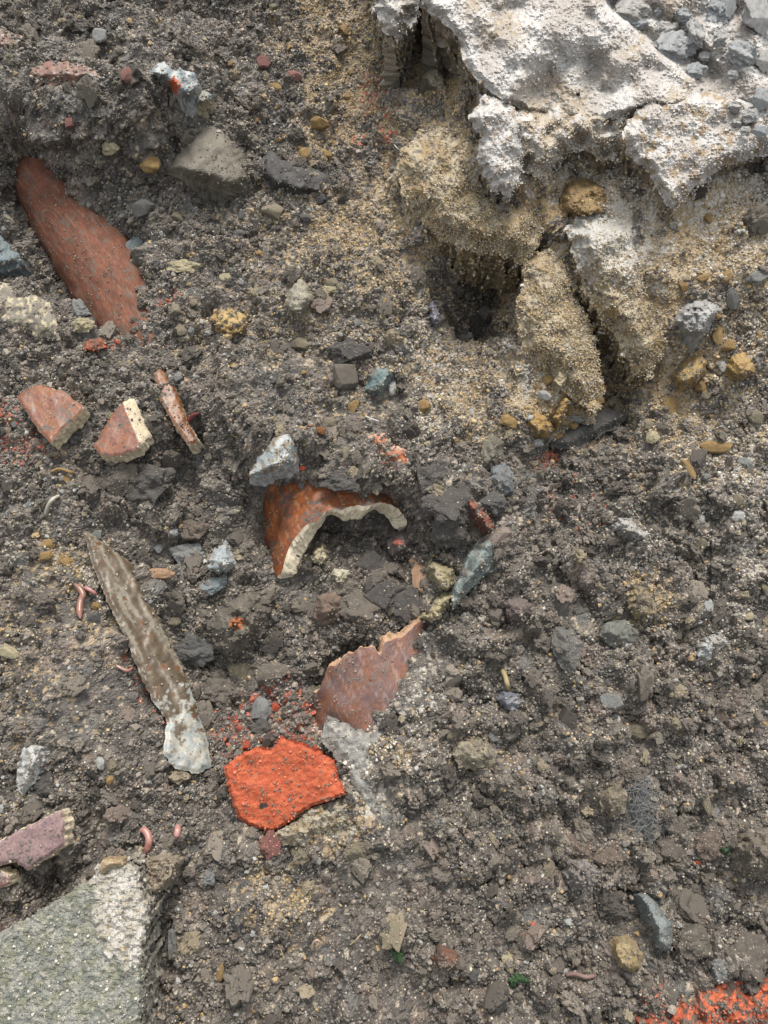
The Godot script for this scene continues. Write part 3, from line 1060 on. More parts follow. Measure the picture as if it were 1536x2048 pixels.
func glazed(a: Color, b: Color, dirt: Color, streak: Color, sd: int, dirty := 0.2) -> Callable:
	var n := noise(FastNoiseLite.TYPE_SIMPLEX, 0.016, 5, sd)
	var f := noise(FastNoiseLite.TYPE_SIMPLEX, 0.0024, 3, sd + 1)
	return func(th_: float, t: float) -> Color:
		var x := th_ * 0.00085
		var m := n.get_noise_2d(x, t)
		var col := a.lerp(b, clampf(0.5 + m * 0.8 + 0.35 * f.get_noise_2d(x, t), 0.0, 1.0))
		col *= 0.85 + 0.4 * clampf(f.get_noise_2d(x + 3.0, t) + 0.4, 0.0, 1.0)
		var d := 0.75 * n.get_noise_2d(x + 7.0, t) + 0.5 * f.get_noise_2d(x, t + 2.0)
		if d > 0.46 - dirty:
			col = dirt
		elif n.get_noise_2d(x * 4.0 + t, t * 0.5 + 4.0) > 0.42:
			col = col.lerp(streak, 0.35)
		return col

func glazed_px(a: Color, b: Color, dirt: Color, streak: Color, sd: int, dirty := 0.2) -> Callable:
	var g := glazed(a, b, dirt, streak, sd, dirty)
	return func(q: Vector2, _e: float, _t: float) -> Color: return g.call(q.x * 0.35, q.y * 0.0003)

# ---- what lies in the soil -------------------------------------------------------
# outlined stones and lumps: [name, category, label, outline, colour a, colour b, colour of patches or null, options]
func outlined() -> Array:
	var grey := c(158, 162, 162)
	var blue := c(128, 140, 144)
	var lite := c(196, 198, 196)
	var tan_ := c(140, 130, 112)
	var earth := c(104, 97, 88)
	var dark := c(74, 70, 67)
	var och := c(176, 144, 92)
	var och2 := c(150, 120, 74)
	var cream := c(205, 192, 160)
	var oran := c(216, 100, 54)
	return [
		["stone", "stone", "pale blue grey jagged stone with an orange patch beside the soil hump", [285, 157, 300, 140, 328, 117, 352, 134, 390, 145, 401, 172, 386, 195, 370, 201, 352, 188, 338, 168, 310, 156], blue, lite, null, {"top": 15.0, "facets": 4, "spot": [348, 171, 13, 15, oran]}],
		["stone", "stone", "small mottled grey stone below the jagged blue grey stone", [383, 205, 392, 188, 412, 180, 426, 188, 420, 203, 400, 210], blue, cream, null, {"top": 7.0}],
		["stone", "stone", "large angular earth coated stone beside the dark crack in the hump", [322, 345, 350, 300, 382, 252, 412, 222, 440, 215, 466, 240, 480, 290, 500, 330, 508, 358, 490, 385, 458, 391, 420, 376, 380, 362], c(122, 115, 102), c(140, 132, 118), null, {"top": 14.0, "facets": 5, "bevel": 26.0, "dome": 6.0, "dust": 260}],
		["stone", "stone", "dark slate coloured lump with black coal next to it", [520, 318, 545, 300, 562, 322, 600, 326, 655, 345, 664, 375, 640, 392, 590, 386, 545, 376, 520, 350], dark, c(88, 86, 84), null, {"top": 9.0, "facets": 3, "dust": 120}],
		["stone", "stone", "smooth blue grey stone in the hollow beside the curved pipe", [-60, 470, 0, 470, 24, 494, 41, 516, 35, 537, 0, 546, -60, 545], blue, c(108, 116, 118), null, {"top": 10.0}],
		["stone", "stone", "pale flat stone slab lying below the blue grey stone", [-60, 560, 20, 566, 60, 585, 96, 602, 112, 640, 122, 680, 60, 672, -60, 650], c(128, 120, 108), c(150, 142, 128), cream, {"top": 8.0, "bevel": 30.0, "dome": 6.0, "dust": 250}],
		["stone", "stone", "ochre rock with dark dirt in its middle", [417, 640, 431, 616, 455, 614, 490, 629, 499, 650, 481, 673, 455, 674, 430, 661], och, c(196, 168, 112), dark, {"top": 11.0, "facets": 4}],
		["stone", "stone", "pointed tan grey rock on the sandy soil", [567, 606, 579, 580, 600, 557, 619, 572, 628, 596, 611, 626, 590, 633, 572, 623], c(150, 144, 128), c(168, 160, 142), null, {"top": 12.0, "facets": 5}],
		["stone", "stone", "teal blue grey stone among white chips above the pipe", [728, 786, 735, 760, 752, 737, 775, 729, 786, 745, 778, 765, 765, 786, 745, 789], c(110, 130, 130), c(136, 150, 148), null, {"top": 9.0, "facets": 4}],
		["flint", "stone", "pale grey flint wedge resting on the broken pipe", [497, 951, 515, 915, 530, 890, 550, 865, 572, 856, 591, 860, 596, 885, 591, 925, 570, 938, 545, 946, 520, 958], c(160, 170, 170), lite, c(150, 132, 108), {"top": 14.0, "facets": 4, "cut": 0.12, "dome": 5.0}],
		["stone", "stone", "rough pitted pale grey stone on the gritty bank", [1344, 641, 1365, 612, 1385, 595, 1410, 591, 1441, 610, 1446, 622, 1426, 646, 1411, 671, 1395, 679, 1360, 666], c(160, 158, 154), c(186, 184, 180), null, {"top": 15.0, "rough": 3.0, "wave": 18.0, "pits": 0.6, "facets": 4}],
		["clay_lump", "clay", "long ochre clay lump with grey stains on the bank", [1343, 751, 1370, 720, 1405, 704, 1419, 725, 1406, 756, 1370, 776, 1347, 769], och, c(190, 162, 108), c(140, 126, 104), {"top": 14.0, "facets": 3}],
		["clay_lump", "clay", "square ochre clay block beside a small white pebble", [1449, 743, 1462, 712, 1490, 704, 1509, 725, 1511, 749, 1475, 761], och, c(186, 156, 100), null, {"top": 16.0, "facets": 5}],
		["stone", "stone", "pale tan stone with a white tip on the ochre heap", [1104, 761, 1115, 738, 1139, 734, 1142, 750, 1130, 770, 1119, 783], c(178, 162, 128), cream, null, {"top": 9.0, "facets": 3}],
		["clay_lump", "clay", "flat wedge of ochre clay at the foot of the heap", [1053, 846, 1068, 820, 1091, 834, 1110, 861, 1090, 870, 1070, 864], c(166, 132, 76), och, null, {"top": 10.0, "facets": 3}],
		["clay_lump", "clay", "tall ochre clay slab leaning on the heap", [1107, 838, 1118, 806, 1134, 786, 1142, 800, 1132, 826, 1116, 846], och2, och, null, {"top": 10.0, "facets": 2}],
		["clay_lump", "clay", "big cracked brown clay clod in the hollow under the concrete", [1120, 402, 1130, 370, 1160, 348, 1190, 358, 1216, 374, 1232, 402, 1202, 431, 1160, 437, 1125, 431], c(140, 115, 75), c(160, 134, 92), null, {"top": 9.0, "rough": 5.0, "wave": 40.0, "pits": 0.6, "facets": 5, "cut": 0.35, "dust": 400, "dust_cols": [c(160, 134, 92), c(140, 115, 75), c(120, 104, 80)]}],
		["stone", "stone", "pale tan stone stuck in the sand under the concrete lip", [847, 160, 855, 135, 876, 129, 892, 150, 902, 186, 880, 191, 860, 181], c(164, 152, 126), c(178, 168, 146), null, {"top": 10.0, "facets": 3}],
		["stone", "stone", "sharp pale blue grey stone between the pipe and the smeared shard", [412, 1141, 425, 1105, 456, 1077, 464, 1105, 472, 1130, 455, 1141, 435, 1147], c(170, 178, 180), lite, null, {"top": 14.0, "facets": 4}],
		["soil_clod", "clod", "big earth clod with an orange patch beside the smeared shard", [413, 1252, 434, 1215, 470, 1190, 520, 1179, 542, 1210, 531, 1262, 501, 1292, 461, 1313, 434, 1300], c(98, 91, 82), c(118, 110, 98), null, {"top": 17.0, "rough": 5.0, "wave": 30.0, "pits": 0.6, "bevel": 30.0, "dome": 9.0, "spot": [476, 1246, 14, 12, c(180, 104, 52)], "dust": 200}],
		["clay_fragment", "shard", "thin tan clay fragment standing in the hole of the pipe", [857, 1130, 876, 1124, 906, 1139, 912, 1166, 897, 1187, 876, 1181, 862, 1152], c(158, 146, 112), c(174, 162, 130), null, {"top": 20.0, "facets": 2, "cut": 0.15}],
		["clay_fragment", "shard", "cream jagged splinter of clay at the pipe hole rim", [843, 1237, 862, 1206, 905, 1180, 913, 1194, 893, 1222, 872, 1243], cream, c(178, 164, 128), null, {"top": 16.0, "rough": 3.0, "wave": 16.0, "jag": 5.0, "facets": 2}],
		["mortar_lump", "mortar", "long blue green grey mortar lump along the pipe hole", [986, 1064, 995, 1090, 987, 1130, 957, 1162, 931, 1192, 903, 1214, 908, 1182, 927, 1140, 944, 1100, 965, 1074], c(126, 138, 136), c(150, 158, 154), c(116, 112, 102), {"top": 14.0, "bevel": 20.0, "dome": 7.0, "rough": 3.0}],
		["wood_splinter", "wood", "reddish brown splintered wood piece above the mortar lump", [922, 990, 944, 993, 975, 1030, 994, 1056, 976, 1069, 954, 1046, 930, 1012], c(128, 76, 60), c(160, 104, 82), c(92, 72, 62), {"top": 14.0, "rough": 3.0, "wave": 12.0, "facets": 2}],
		["stone", "stone", "bluish grey stone bedded in soil under the ochre heap", [978, 960, 985, 932, 1008, 924, 1028, 945, 1026, 980, 1005, 992, 984, 985], c(126, 130, 132), c(112, 112, 110), null, {"top": 7.0, "bevel": 20.0}],
		["stone", "stone", "brown grey rock above the bluish bedded stone", [958, 920, 968, 880, 990, 868, 1008, 886, 1004, 920, 985, 940, 965, 938], c(112, 104, 92), c(128, 122, 108), null, {"top": 8.0, "bevel": 18.0, "facets": 3}],
		["stone", "stone", "white grey oval stone in the soil above the purple shard", [33, 1532, 47, 1496, 66, 1482, 86, 1495, 89, 1521, 71, 1561, 45, 1592, 31, 1572], c(186, 184, 178), c(206, 206, 202), c(140, 134, 126), {"top": 10.0, "bevel": 18.0, "dome": 6.0}],
		["stone", "stone", "rough tan stone wedged behind the mossy concrete block", [258, 1712, 300, 1714, 335, 1708, 361, 1720, 351, 1751, 331, 1781, 290, 1802, 262, 1780], c(150, 136, 116), c(168, 154, 134), null, {"top": 18.0, "rough": 2.5, "wave": 14.0, "bevel": 8.0}],
		["stone", "stone", "ochre brown angular stone in the dark crumbly soil", [1221, 1890, 1235, 1874, 1266, 1880, 1286, 1906, 1284, 1936, 1268, 1954, 1240, 1936, 1224, 1915], c(150, 130, 92), c(170, 152, 116), null, {"top": 12.0, "facets": 4}],
		["stone", "stone", "long blue grey stone lying in the crumbly soil", [1266, 1786, 1299, 1779, 1320, 1808, 1346, 1840, 1354, 1886, 1336, 1909, 1314, 1891, 1303, 1850, 1284, 1817], c(118, 124, 122), c(140, 146, 144), null, {"top": 12.0, "facets": 3, "bevel": 12.0}],
		["soil_clod", "clod", "large rounded earth clod above the crumbled brick", [1474, 1691, 1490, 1668, 1536, 1656, 1590, 1690, 1580, 1760, 1500, 1760, 1473, 1731], c(112, 103, 92), c(130, 120, 106), null, {"top": 20.0, "rough": 5.0, "wave": 34.0, "pits": 0.6, "bevel": 34.0, "dome": 12.0, "dust": 200}],
		["brick_fragment", "brick", "small red brown brick chip in the dark soil", [864, 1917, 884, 1895, 915, 1904, 922, 1931, 895, 1946, 875, 1938], c(130, 90, 70), c(112, 92, 80), null, {"top": 8.0, "facets": 3}],
		["brick_fragment", "brick", "orange and brown brick chip below the curved pipe", [166, 702, 172, 682, 200, 674, 218, 684, 214, 698, 190, 706], c(190, 96, 60), c(120, 88, 72), null, {"top": 8.0, "facets": 2}],
		["stone", "stone", "blue grey chip beside a dry twig in the loose soil", [996, 1400, 1008, 1382, 1036, 1386, 1048, 1404, 1030, 1428, 1012, 1424], c(120, 122, 132), c(140, 142, 148), null, {"top": 9.0, "facets": 3}],
		["stone", "stone", "violet grey flint bedded beside the dark cave", [856, 612, 866, 600, 876, 618, 880, 640, 870, 652, 858, 640], c(128, 124, 140), c(150, 148, 158), null, {"top": 9.0}],
		["stone", "stone", "brown sooty lump under the torn edge of the pipe", [557, 1112, 570, 1090, 598, 1082, 615, 1100, 612, 1132, 590, 1146, 566, 1138], c(96, 84, 74), c(116, 100, 88), null, {"top": 10.0, "bevel": 18.0, "dome": 6.0, "rough": 2.5}],
		["soil_clod", "clod", "reddish brown round clod in the pipe hole", [626, 1222, 634, 1196, 656, 1182, 682, 1190, 690, 1215, 678, 1240, 650, 1250, 632, 1240], c(112, 94, 82), c(126, 106, 92), null, {"top": 14.0, "bevel": 24.0, "dome": 9.0, "rough": 3.0}],
		["soil_clod", "clod", "dark round clod with a pink chip inside the pipe", [774, 1090, 784, 1066, 810, 1062, 830, 1080, 826, 1108, 802, 1122, 780, 1112], c(86, 78, 74), c(100, 90, 86), null, {"top": 14.0, "bevel": 22.0, "dome": 8.0, "rough": 3.0, "spot": [795, 1085, 9, 5, c(190, 110, 96)]}],
		["stone", "stone", "cream stone with sharp top in the pipe hole", [619, 1122, 628, 1096, 645, 1086, 660, 1104, 654, 1126, 636, 1134], cream, c(160, 148, 120), null, {"top": 12.0, "facets": 3}],
		["stone", "stone", "cream flat stone in the middle of the pipe hole", [662, 1150, 668, 1136, 698, 1140, 702, 1158, 690, 1172, 672, 1168], c(206, 198, 174), c(170, 160, 136), null, {"top": 10.0, "facets": 3}],
		["soil_clod", "clod", "tan rough clod above the grey fibre tuft", [1198, 1600, 1212, 1575, 1240, 1566, 1256, 1590, 1250, 1625, 1224, 1636, 1204, 1622], c(124, 114, 98), c(148, 136, 116), null, {"top": 14.0, "bevel": 20.0, "dome": 8.0, "rough": 3.0}],
		["soil_clod", "clod", "crumbly pale lilac grey clod in the loose soil", [1130, 1750, 1142, 1722, 1176, 1718, 1198, 1740, 1196, 1770, 1168, 1788, 1140, 1776], c(128, 120, 114), c(150, 142, 136), null, {"top": 10.0, "bevel": 20.0, "dome": 7.0, "rough": 4.0, "wave": 16.0}],
		["stone", "stone", "tan lump embedded below the grey smeared pipe", [906, 1510, 920, 1484, 960, 1478, 994, 1500, 988, 1530, 950, 1540, 918, 1536], c(142, 132, 112), c(158, 148, 126), c(120, 112, 100), {"top": 8.0, "bevel": 24.0, "dome": 6.0, "rough": 3.0}],
		["stone", "stone", "white crumbly mortar lump on the lower bank", [1395, 1310, 1410, 1278, 1440, 1266, 1458, 1280, 1440, 1300, 1420, 1326, 1404, 1330], lite, c(168, 164, 156), null, {"top": 10.0, "rough": 3.0, "wave": 14.0}],
		["stone", "stone", "white mortar lump above the dark hollow of the bank", [1226, 1052, 1236, 1034, 1262, 1036, 1276, 1054, 1300, 1066, 1290, 1082, 1262, 1076, 1240, 1070], c(190, 186, 180), c(150, 146, 140), null, {"top": 9.0, "rough": 3.0, "wave": 14.0}],
		["stone", "stone", "yellowish rock half buried in the dark bank", [1254, 1206, 1262, 1180, 1290, 1168, 1310, 1190, 1312, 1230, 1290, 1246, 1266, 1232], c(150, 134, 98), c(136, 124, 104), c(98, 92, 86), {"top": 8.0, "rough": 3.0, "bevel": 20.0}],
		["stone", "stone", "smooth dark grey stone bedded in the middle of the bank", [1100, 1290, 1112, 1254, 1140, 1248, 1168, 1290, 1160, 1330, 1136, 1352, 1118, 1330], c(104, 102, 98), c(118, 114, 108), null, {"top": 7.0, "bevel": 26.0, "dome": 6.0}],
		["stone", "stone", "grey green stone bedded by the dark gap of the bank", [1198, 1272, 1212, 1244, 1250, 1240, 1278, 1262, 1270, 1290, 1232, 1298], c(108, 108, 100), c(122, 122, 114), null, {"top": 7.0, "bevel": 22.0, "dome": 5.0}],
		["soil_clod", "clod", "purple brown earth clod beside the mortar lump", [1008, 1206, 1030, 1190, 1062, 1204, 1072, 1232, 1046, 1246, 1018, 1234], c(104, 92, 88), c(118, 106, 100), null, {"top": 9.0, "bevel": 18.0, "dome": 6.0, "rough": 3.0}],
		["mortar_lump", "mortar", "smooth grey mortar bedding between the lower pipe and the brick", [655, 1432, 700, 1452, 742, 1470, 766, 1420, 790, 1345, 804, 1400, 776, 1480, 756, 1560, 796, 1650, 760, 1668, 722, 1624, 694, 1592, 684, 1552, 668, 1512, 640, 1478], c(126, 124, 118), c(152, 150, 144), c(176, 172, 162), {"top": 5.0, "bevel": 26.0, "dome": 6.0, "rough": 3.0, "dust": 260}],
		["mortar_lump", "mortar", "pale tan crumbly mortar edge under the orange red brick", [545, 1668, 580, 1650, 612, 1624, 640, 1610, 692, 1596, 708, 1622, 690, 1652, 650, 1672, 610, 1692, 568, 1690], c(168, 156, 130), c(190, 182, 164), c(150, 130, 96), {"top": 7.0, "rough": 4.0, "wave": 22.0, "pits": 0.5, "dome": 6.0, "dust": 200}],
		["clay_smear", "clay", "smooth dark grey smeared clay face below the ochre heap", [1098, 880, 1130, 858, 1170, 834, 1215, 818, 1252, 822, 1248, 846, 1210, 868, 1170, 886, 1130, 898, 1104, 896], c(74, 71, 68), c(86, 82, 78), null, {"top": 4.0, "bevel": 16.0, "dome": 4.0, "rough": 1.2, "pits": 0.0, "dust": 60}],
		["leaf_scrap", "leaf", "bright green leaf scrap on the dark crumbs", [783, 1905, 795, 1896, 806, 1908, 803, 1926, 790, 1922], c(62, 92, 58), c(80, 112, 72), null, {"top": 4.0, "depth": 1.2, "dome": 1.0, "leaf": true}],
		["leaf_scrap", "leaf", "torn dull green leaf scrap half in the soil", [1018, 1962, 1034, 1950, 1058, 1958, 1056, 1968, 1040, 1964, 1026, 1972], c(60, 86, 54), c(76, 106, 68), null, {"top": 4.0, "depth": 1.2, "dome": 1.0, "leaf": true}],
		["leaf_scrap", "leaf", "dark green leaf scrap beside the large rounded clod", [1440, 1700, 1452, 1692, 1462, 1700, 1452, 1710], c(48, 72, 44), c(58, 86, 52), null, {"top": 3.0, "depth": 1.2, "dome": 1.0, "leaf": true}],
	]

# loose stones: [name, x, y, rx, ry, turn, kind, colour key, label]
const LOOSE := [
	["pebble", 258, 152, 15, 15, 0, "round", "pink", "dull pink round pebble beside the pale blue grey jagged stone"],
	["pebble", 199, 70, 13, 18, 0, "round", "grey", "grey oval pebble in the dark soil above the hump"],
	["pebble", 300, 328, 20, 17, 20, "round", "ochre", "large ochre pebble under the overhang of the soil hump"],
	["stone", 645, 402, 11, 10, 20, "angular", "coal", "black shiny coal lump at the sandy gully"],
	["stone", 545, 425, 26, 16, 10, "angular", "tan", "tan block below the dark slate coloured lump"],
	["stone", 290, 420, 22, 21, 0, "angular", "greybrown", "brown grey angular stone beside the curved pipe"],
	["pebble", 265, 493, 27, 12, -48, "round", "blue", "light blue grey oblong pebble lying on the curved pipe"],
	["clay_lump", 640, 246, 17, 17, 0, "angular", "ochre", "crumbly ochre clay ball on the sandy gully side"],
	["pebble", 608, 309, 11, 13, 10, "angular", "ochre", "square ochre pebble above the dark slate lump"],
	["stone", 224, 297, 16, 12, 0, "lumpy", "cream", "cream crumbly chunk stuck in the soil hump"],
	["pebble", 138, 246, 12, 12, 0, "angular", "pink", "pink chip in the side of the soil hump"],
	["pebble", 527, 124, 12, 12, 0, "round", "pink", "pink pebble among ochre pebbles of the gully"],
	["pebble", 588, 152, 14, 13, 0, "angular", "pink", "dusty pink stone half sunk in the gully soil"],
	["pebble", 437, 163, 5, 5, 0, "angular", "white", "tiny white chip beside the blue grey jagged stone"],
	["stone", 165, 651, 19, 12, 0, "lumpy", "cream", "cream knobbly stone below the hollow"],
	["stone", 160, 622, 22, 18, 0, "lumpy", "grey", "grey round stone above the cream knobbly stone"],
	["stone", 600, 688, 21, 14, 5, "angular", "tan", "tan flat stone below the pointed tan rock"],
	["pebble", 660, 580, 13, 9, 0, "round", "cream", "cream pebble beside the pointed tan rock"],
	["pebble", 664, 565, 11, 8, 0, "round", "tan", "tan pebble touching the cream pebble"],
	["soil_clod", 702, 706, 32, 22, 5, "lumpy", "dark", "dark earth clod above the teal stone"],
	["stone", 690, 752, 30, 27, 0, "angular", "earth", "brown rounded stone beside the teal blue stone"],
	["pebble", 450, 555, 11, 8, 0, "round", "cream", "cream oval pebble above the ochre rock"],
	["stone", 370, 535, 28, 12, 0, "lumpy", "cream", "cream and pink flat stone beside the curved pipe"],
	["clay_lump", 1343, 812, 15, 17, 0, "round", "ochre", "ochre pebble below the long stained clay lump"],
	["clay_lump", 1405, 773, 14, 14, 0, "angular", "ochre", "small ochre lump touching the long clay lump"],
	["pebble", 1510, 835, 15, 13, 0, "round", "tan", "round tan pebble with dirt on the gritty bank"],
	["pebble", 1305, 875, 12, 12, 0, "round", "cream", "cream yellow pebble above the tall ochre sliver"],
	["pebble", 1297, 851, 11, 9, 0, "round", "tan", "tan pebble above the cream yellow pebble"],
	["clay_lump", 1375, 937, 9, 24, -25, "angular", "ochre", "slim ochre sliver standing in the gritty soil"],
	["clay_lump", 1435, 893, 34, 14, 5, "angular", "ochre", "soft ochre clay smear in the gritty soil"],
	["pebble", 1445, 732, 8, 13, 0, "round", "white", "small white pebble between two ochre clay blocks"],
	["clay_lump", 1455, 694, 17, 15, 0, "angular", "ochre", "ochre lump above the square clay block"],
	["stone", 1466, 597, 14, 23, 0, "angular", "greybrown", "dark grey upright stone beside the pitted stone"],
	["stone", 1515, 551, 22, 14, -20, "round", "grey", "grey oval stone above the dark upright stone"],
	["pebble", 1455, 552, 13, 13, 0, "angular", "ochre", "ochre pebble near the grey oval stone"],
	["clay_lump", 1435, 668, 12, 20, 0, "angular", "ochre", "ochre lump tucked below the pitted stone"],
	["pebble", 1096, 760, 11, 11, 0, "round", "ochre", "round ochre pebble beside the white tipped stone"],
	["stone", 1090, 791, 13, 13, 20, "angular", "white", "white angular chip on the ochre heap"],
	["clay_lump", 1018, 843, 18, 15, 10, "round", "ochre", "smooth ochre pebble at the ridge foot"],
	["clay_lump", 1196, 802, 19, 9, -5, "angular", "ochre", "flat ochre clay lump at the gully edge"],
	["clay_lump", 1176, 818, 16, 10, 10, "angular", "ochre", "ochre wedge below the flat clay lump"],
	["clay_lump", 1198, 778, 13, 11, 0, "round", "ochre", "brownish ochre lump above the flat clay lump"],
	["stone", 1150, 835, 20, 8, 20, "flake", "grey", "grey flake below the leaning ochre slab"],
	["pebble", 1075, 886, 11, 10, 0, "angular", "white", "white grey chip under the flat ochre wedge"],
	["clay_lump", 847, 812, 14, 12, 0, "round", "ochre", "ochre pebble alone on the dark ridge"],
	["pebble", 784, 776, 8, 15, 10, "round", "white", "white oblong pebble beside the teal stone"],
	["stone", 390, 1060, 25, 17, 0, "lumpy", "brown", "brown stone with orange tint near the pale sharp stone"],
	["stone", 310, 1150, 32, 12, -5, "round", "peach", "cream and orange flat pebble beside the smeared shard"],
	["pebble", 350, 1066, 10, 9, 0, "angular", "white", "white chip above the cream and orange pebble"],
	["pebble", 315, 1096, 9, 11, 0, "angular", "grey", "pale grey chip above the cream and orange pebble"],
	["pebble", 194, 1069, 12, 9, 0, "angular", "grey", "grey chip at the tip of the smeared shard"],
	["pebble", 96, 1090, 12, 11, 0, "round", "ochre", "ochre pebble, upper of a touching pair"],
	["pebble", 92, 1111, 12, 10, 0, "round", "ochre", "ochre pebble, lower of a touching pair"],
	["clay_lump", 135, 1127, 17, 10, 35, "lumpy", "ochre", "ragged ochre clay scrap near the worms"],
	["pebble", 192, 1212, 8, 8, 0, "round", "ochre", "small ochre pebble beside the brown worm"],
	["stone", 188, 1235, 14, 10, -20, "round", "greybrown", "dark grey pebble below the brown worm"],
	["pebble", 15, 1302, 24, 12, 20, "round", "cream", "cream yellow smooth pebble on the soil plateau"],
	["pebble", 347, 1243, 14, 9, -10, "angular", "tan", "olive tan pebble at the smeared shard edge"],
	["stone", 380, 1110, 30, 26, 0, "lumpy", "grey", "grey crumbly lump beside the sharp pale stone"],
	["stone", 425, 1170, 22, 14, -10, "lumpy", "blue", "blue grey crumbly lump below the sharp pale stone"],
	["stone", 390, 1300, 36, 24, 10, "lumpy", "greybrown", "grey lump in the dark gap of the hollow"],
	["stone", 520, 1420, 20, 24, 0, "round", "grey", "pale grey round stone above the red brick"],
	["pebble", 414, 1417, 11, 14, 0, "angular", "tan", "tan pebble near the chalky end of the shard"],
	["stone", 520, 1460, 22, 16, 0, "lumpy", "dark", "dark clod leaning on the red brick"],
	["stone", 1222, 1403, 21, 14, 10, "round", "grey", "smooth grey green pebble in the crumbly bank"],
	["stone", 990, 1470, 12, 12, 0, "angular", "grey", "small grey block above the tan embedded lump"],
	["stone", 1276, 1460, 24, 14, 15, "round", "tan", "tan oval stone in the crumbly bank"],
	["pebble", 1172, 1588, 17, 9, 30, "angular", "ochre", "yellow chip beside the tan rough clod"],
	["stone", 1411, 1600, 9, 26, -15, "angular", "tan", "upright tan splinter of stone in the crumbs"],
	["stone", 1430, 1625, 8, 13, 0, "angular", "grey", "grey chip beside the upright tan splinter"],
	["stone", 1098, 1734, 17, 19, 0, "angular", "tan", "tan angular stone beside the lilac grey clod"],
	["soil_clod", 1215, 1712, 26, 22, 0, "lumpy", "brown", "brown clod with a pinkish tint"],
	["soil_clod", 1160, 1692, 26, 20, 0, "lumpy", "brown", "brown clod above the lilac grey clod"],
	["soil_clod", 1420, 1690, 30, 24, 0, "lumpy", "brown", "brown clod with a brick spot near the green scrap"],
	["soil_clod", 1350, 1700, 30, 26, 0, "lumpy", "earth", "earth clod between fibre tuft and brick spotted clod"],
	["soil_clod", 1390, 1885, 36, 26, 0, "lumpy", "earth", "wide earth clod above the crumbled brick"],
	["soil_clod", 1500, 1915, 34, 32, 0, "lumpy", "earth", "grey earth clod touching the crumbled brick"],
	["soil_clod", 1440, 1940, 20, 18, 0, "lumpy", "grey", "grey white stained clod over the brick crumbs"],
	["pebble", 1015, 1921, 10, 24, -20, "angular", "cream", "cream sliver standing in the dark crumbs"],
	["pebble", 440, 1943, 7, 17, 0, "round", "ochre", "ochre brown sliver in the black soil"],
	["stone", 350, 1880, 16, 26, 0, "lumpy", "grey", "grey lump in black soil beside the concrete block"],
	["pebble", 418, 1755, 11, 13, 0, "lumpy", "grey", "grey crumb in black soil under the worms"],
	["stone", 605, 1705, 18, 18, 0, "lumpy", "tan", "tan crumb ball under the red brick"],
	["soil_clod", 540, 1690, 16, 20, 0, "lumpy", "pink", "purple brown pebble below the red brick"],
	["stone", 715, 1700, 22, 14, 0, "lumpy", "tan", "pale tan sandy lump with a root"],
	["pebble", 430, 1385, 26, 22, 0, "lumpy", "earth", "round brown clod above the tan pebbles"],
	["soil_clod", 540, 1350, 34, 22, -10, "angular", "earth", "brown flat clod inside the hollow"],
	["soil_clod", 480, 1345, 22, 26, 0, "angular", "tan", "tan brown clod beside the flat clod"],
	["soil_clod", 440, 1390, 30, 26, 0, "lumpy", "earth", "brown round clod above the brick crumbs"],
	["soil_clod", 760, 1190, 36, 24, -10, "lumpy", "dark", "dark wide clod in the pipe hole"],
	["soil_clod", 820, 1210, 34, 26, 0, "lumpy", "dark", "dark clod at the hole rim below the tan fragment"],
	["soil_clod", 690, 1180, 30, 18, 0, "lumpy", "earth", "brown clod below the cream flat stone"],
	["soil_clod", 720, 1215, 38, 26, 0, "lumpy", "earth", "wide brown clod beside the reddish clod"],
	["soil_clod", 740, 1130, 26, 20, 0, "lumpy", "dark", "black clod in the pipe mouth"],
	["pebble", 738, 1120, 20, 9, 0, "angular", "tan", "tan chip between black clods in the pipe mouth"],
	["pebble", 845, 1160, 20, 10, 20, "angular", "tan", "tan chip below the thin tan fragment"],
	["stone", 985, 1003, 22, 22, 0, "lumpy", "greybrown", "olive grey clod beside the reddish splinter"],
	["soil_clod", 900, 1010, 40, 34, 0, "lumpy", "dark", "big dark clod above the tan clay fragment"],
	["soil_clod", 905, 1060, 34, 30, 0, "lumpy", "dark", "dark clod between splinter and pipe hole"],
	["soil_clod", 860, 960, 34, 26, 0, "lumpy", "dark", "dark clod covering the back of the pipe"],
	["soil_clod", 300, 965, 44, 36, 0, "lumpy", "dark", "dark clod below the two glazed shards"],
	["soil_clod", 250, 960, 30, 26, 0, "lumpy", "earth", "earth clod under the cream edged shard"],
	["soil_clod", 690, 960, 40, 22, 0, "lumpy", "dark", "dark clod on the torn rim of the pipe"],
	["soil_clod", 90, 1570, 30, 20, 0, "lumpy", "dark", "dark clod below the white oval stone"],
	["pebble", 60, 1010, 9, 9, 0, "angular", "grey", "grey chip above the ochre pair"],
	["pebble", 200, 1524, 10, 15, -20, "angular", "white", "white chip near the chalky shard end"],
	["pebble", 225, 1530, 13, 10, 0, "lumpy", "tan", "tan crumb beside the white chip"],
	["pebble", 132, 957, 8, 7, 0, "round", "ochre", "ochre bead in black soil below the shards"],
	["pebble", 108, 907, 9, 6, 0, "round", "tan", "tan bead under the pointed shard"],
	["stone", 660, 845, 12, 9, 0, "round", "tan", "tan pebble beside the flint wedge"],
	["pebble", 690, 907, 8, 13, 5, "round", "tan", "olive tan oval pebble above the pipe"],
	["pebble", 641, 862, 9, 9, 0, "round", "rust", "rust brown round bead above the flint wedge"],
	["pebble", 625, 852, 8, 5, 0, "angular", "red", "tiny orange brick crumb above the flint wedge"],
	["pebble", 606, 936, 8, 6, 0, "angular", "red", "pinkish brick crumb at the flint tip"],
]

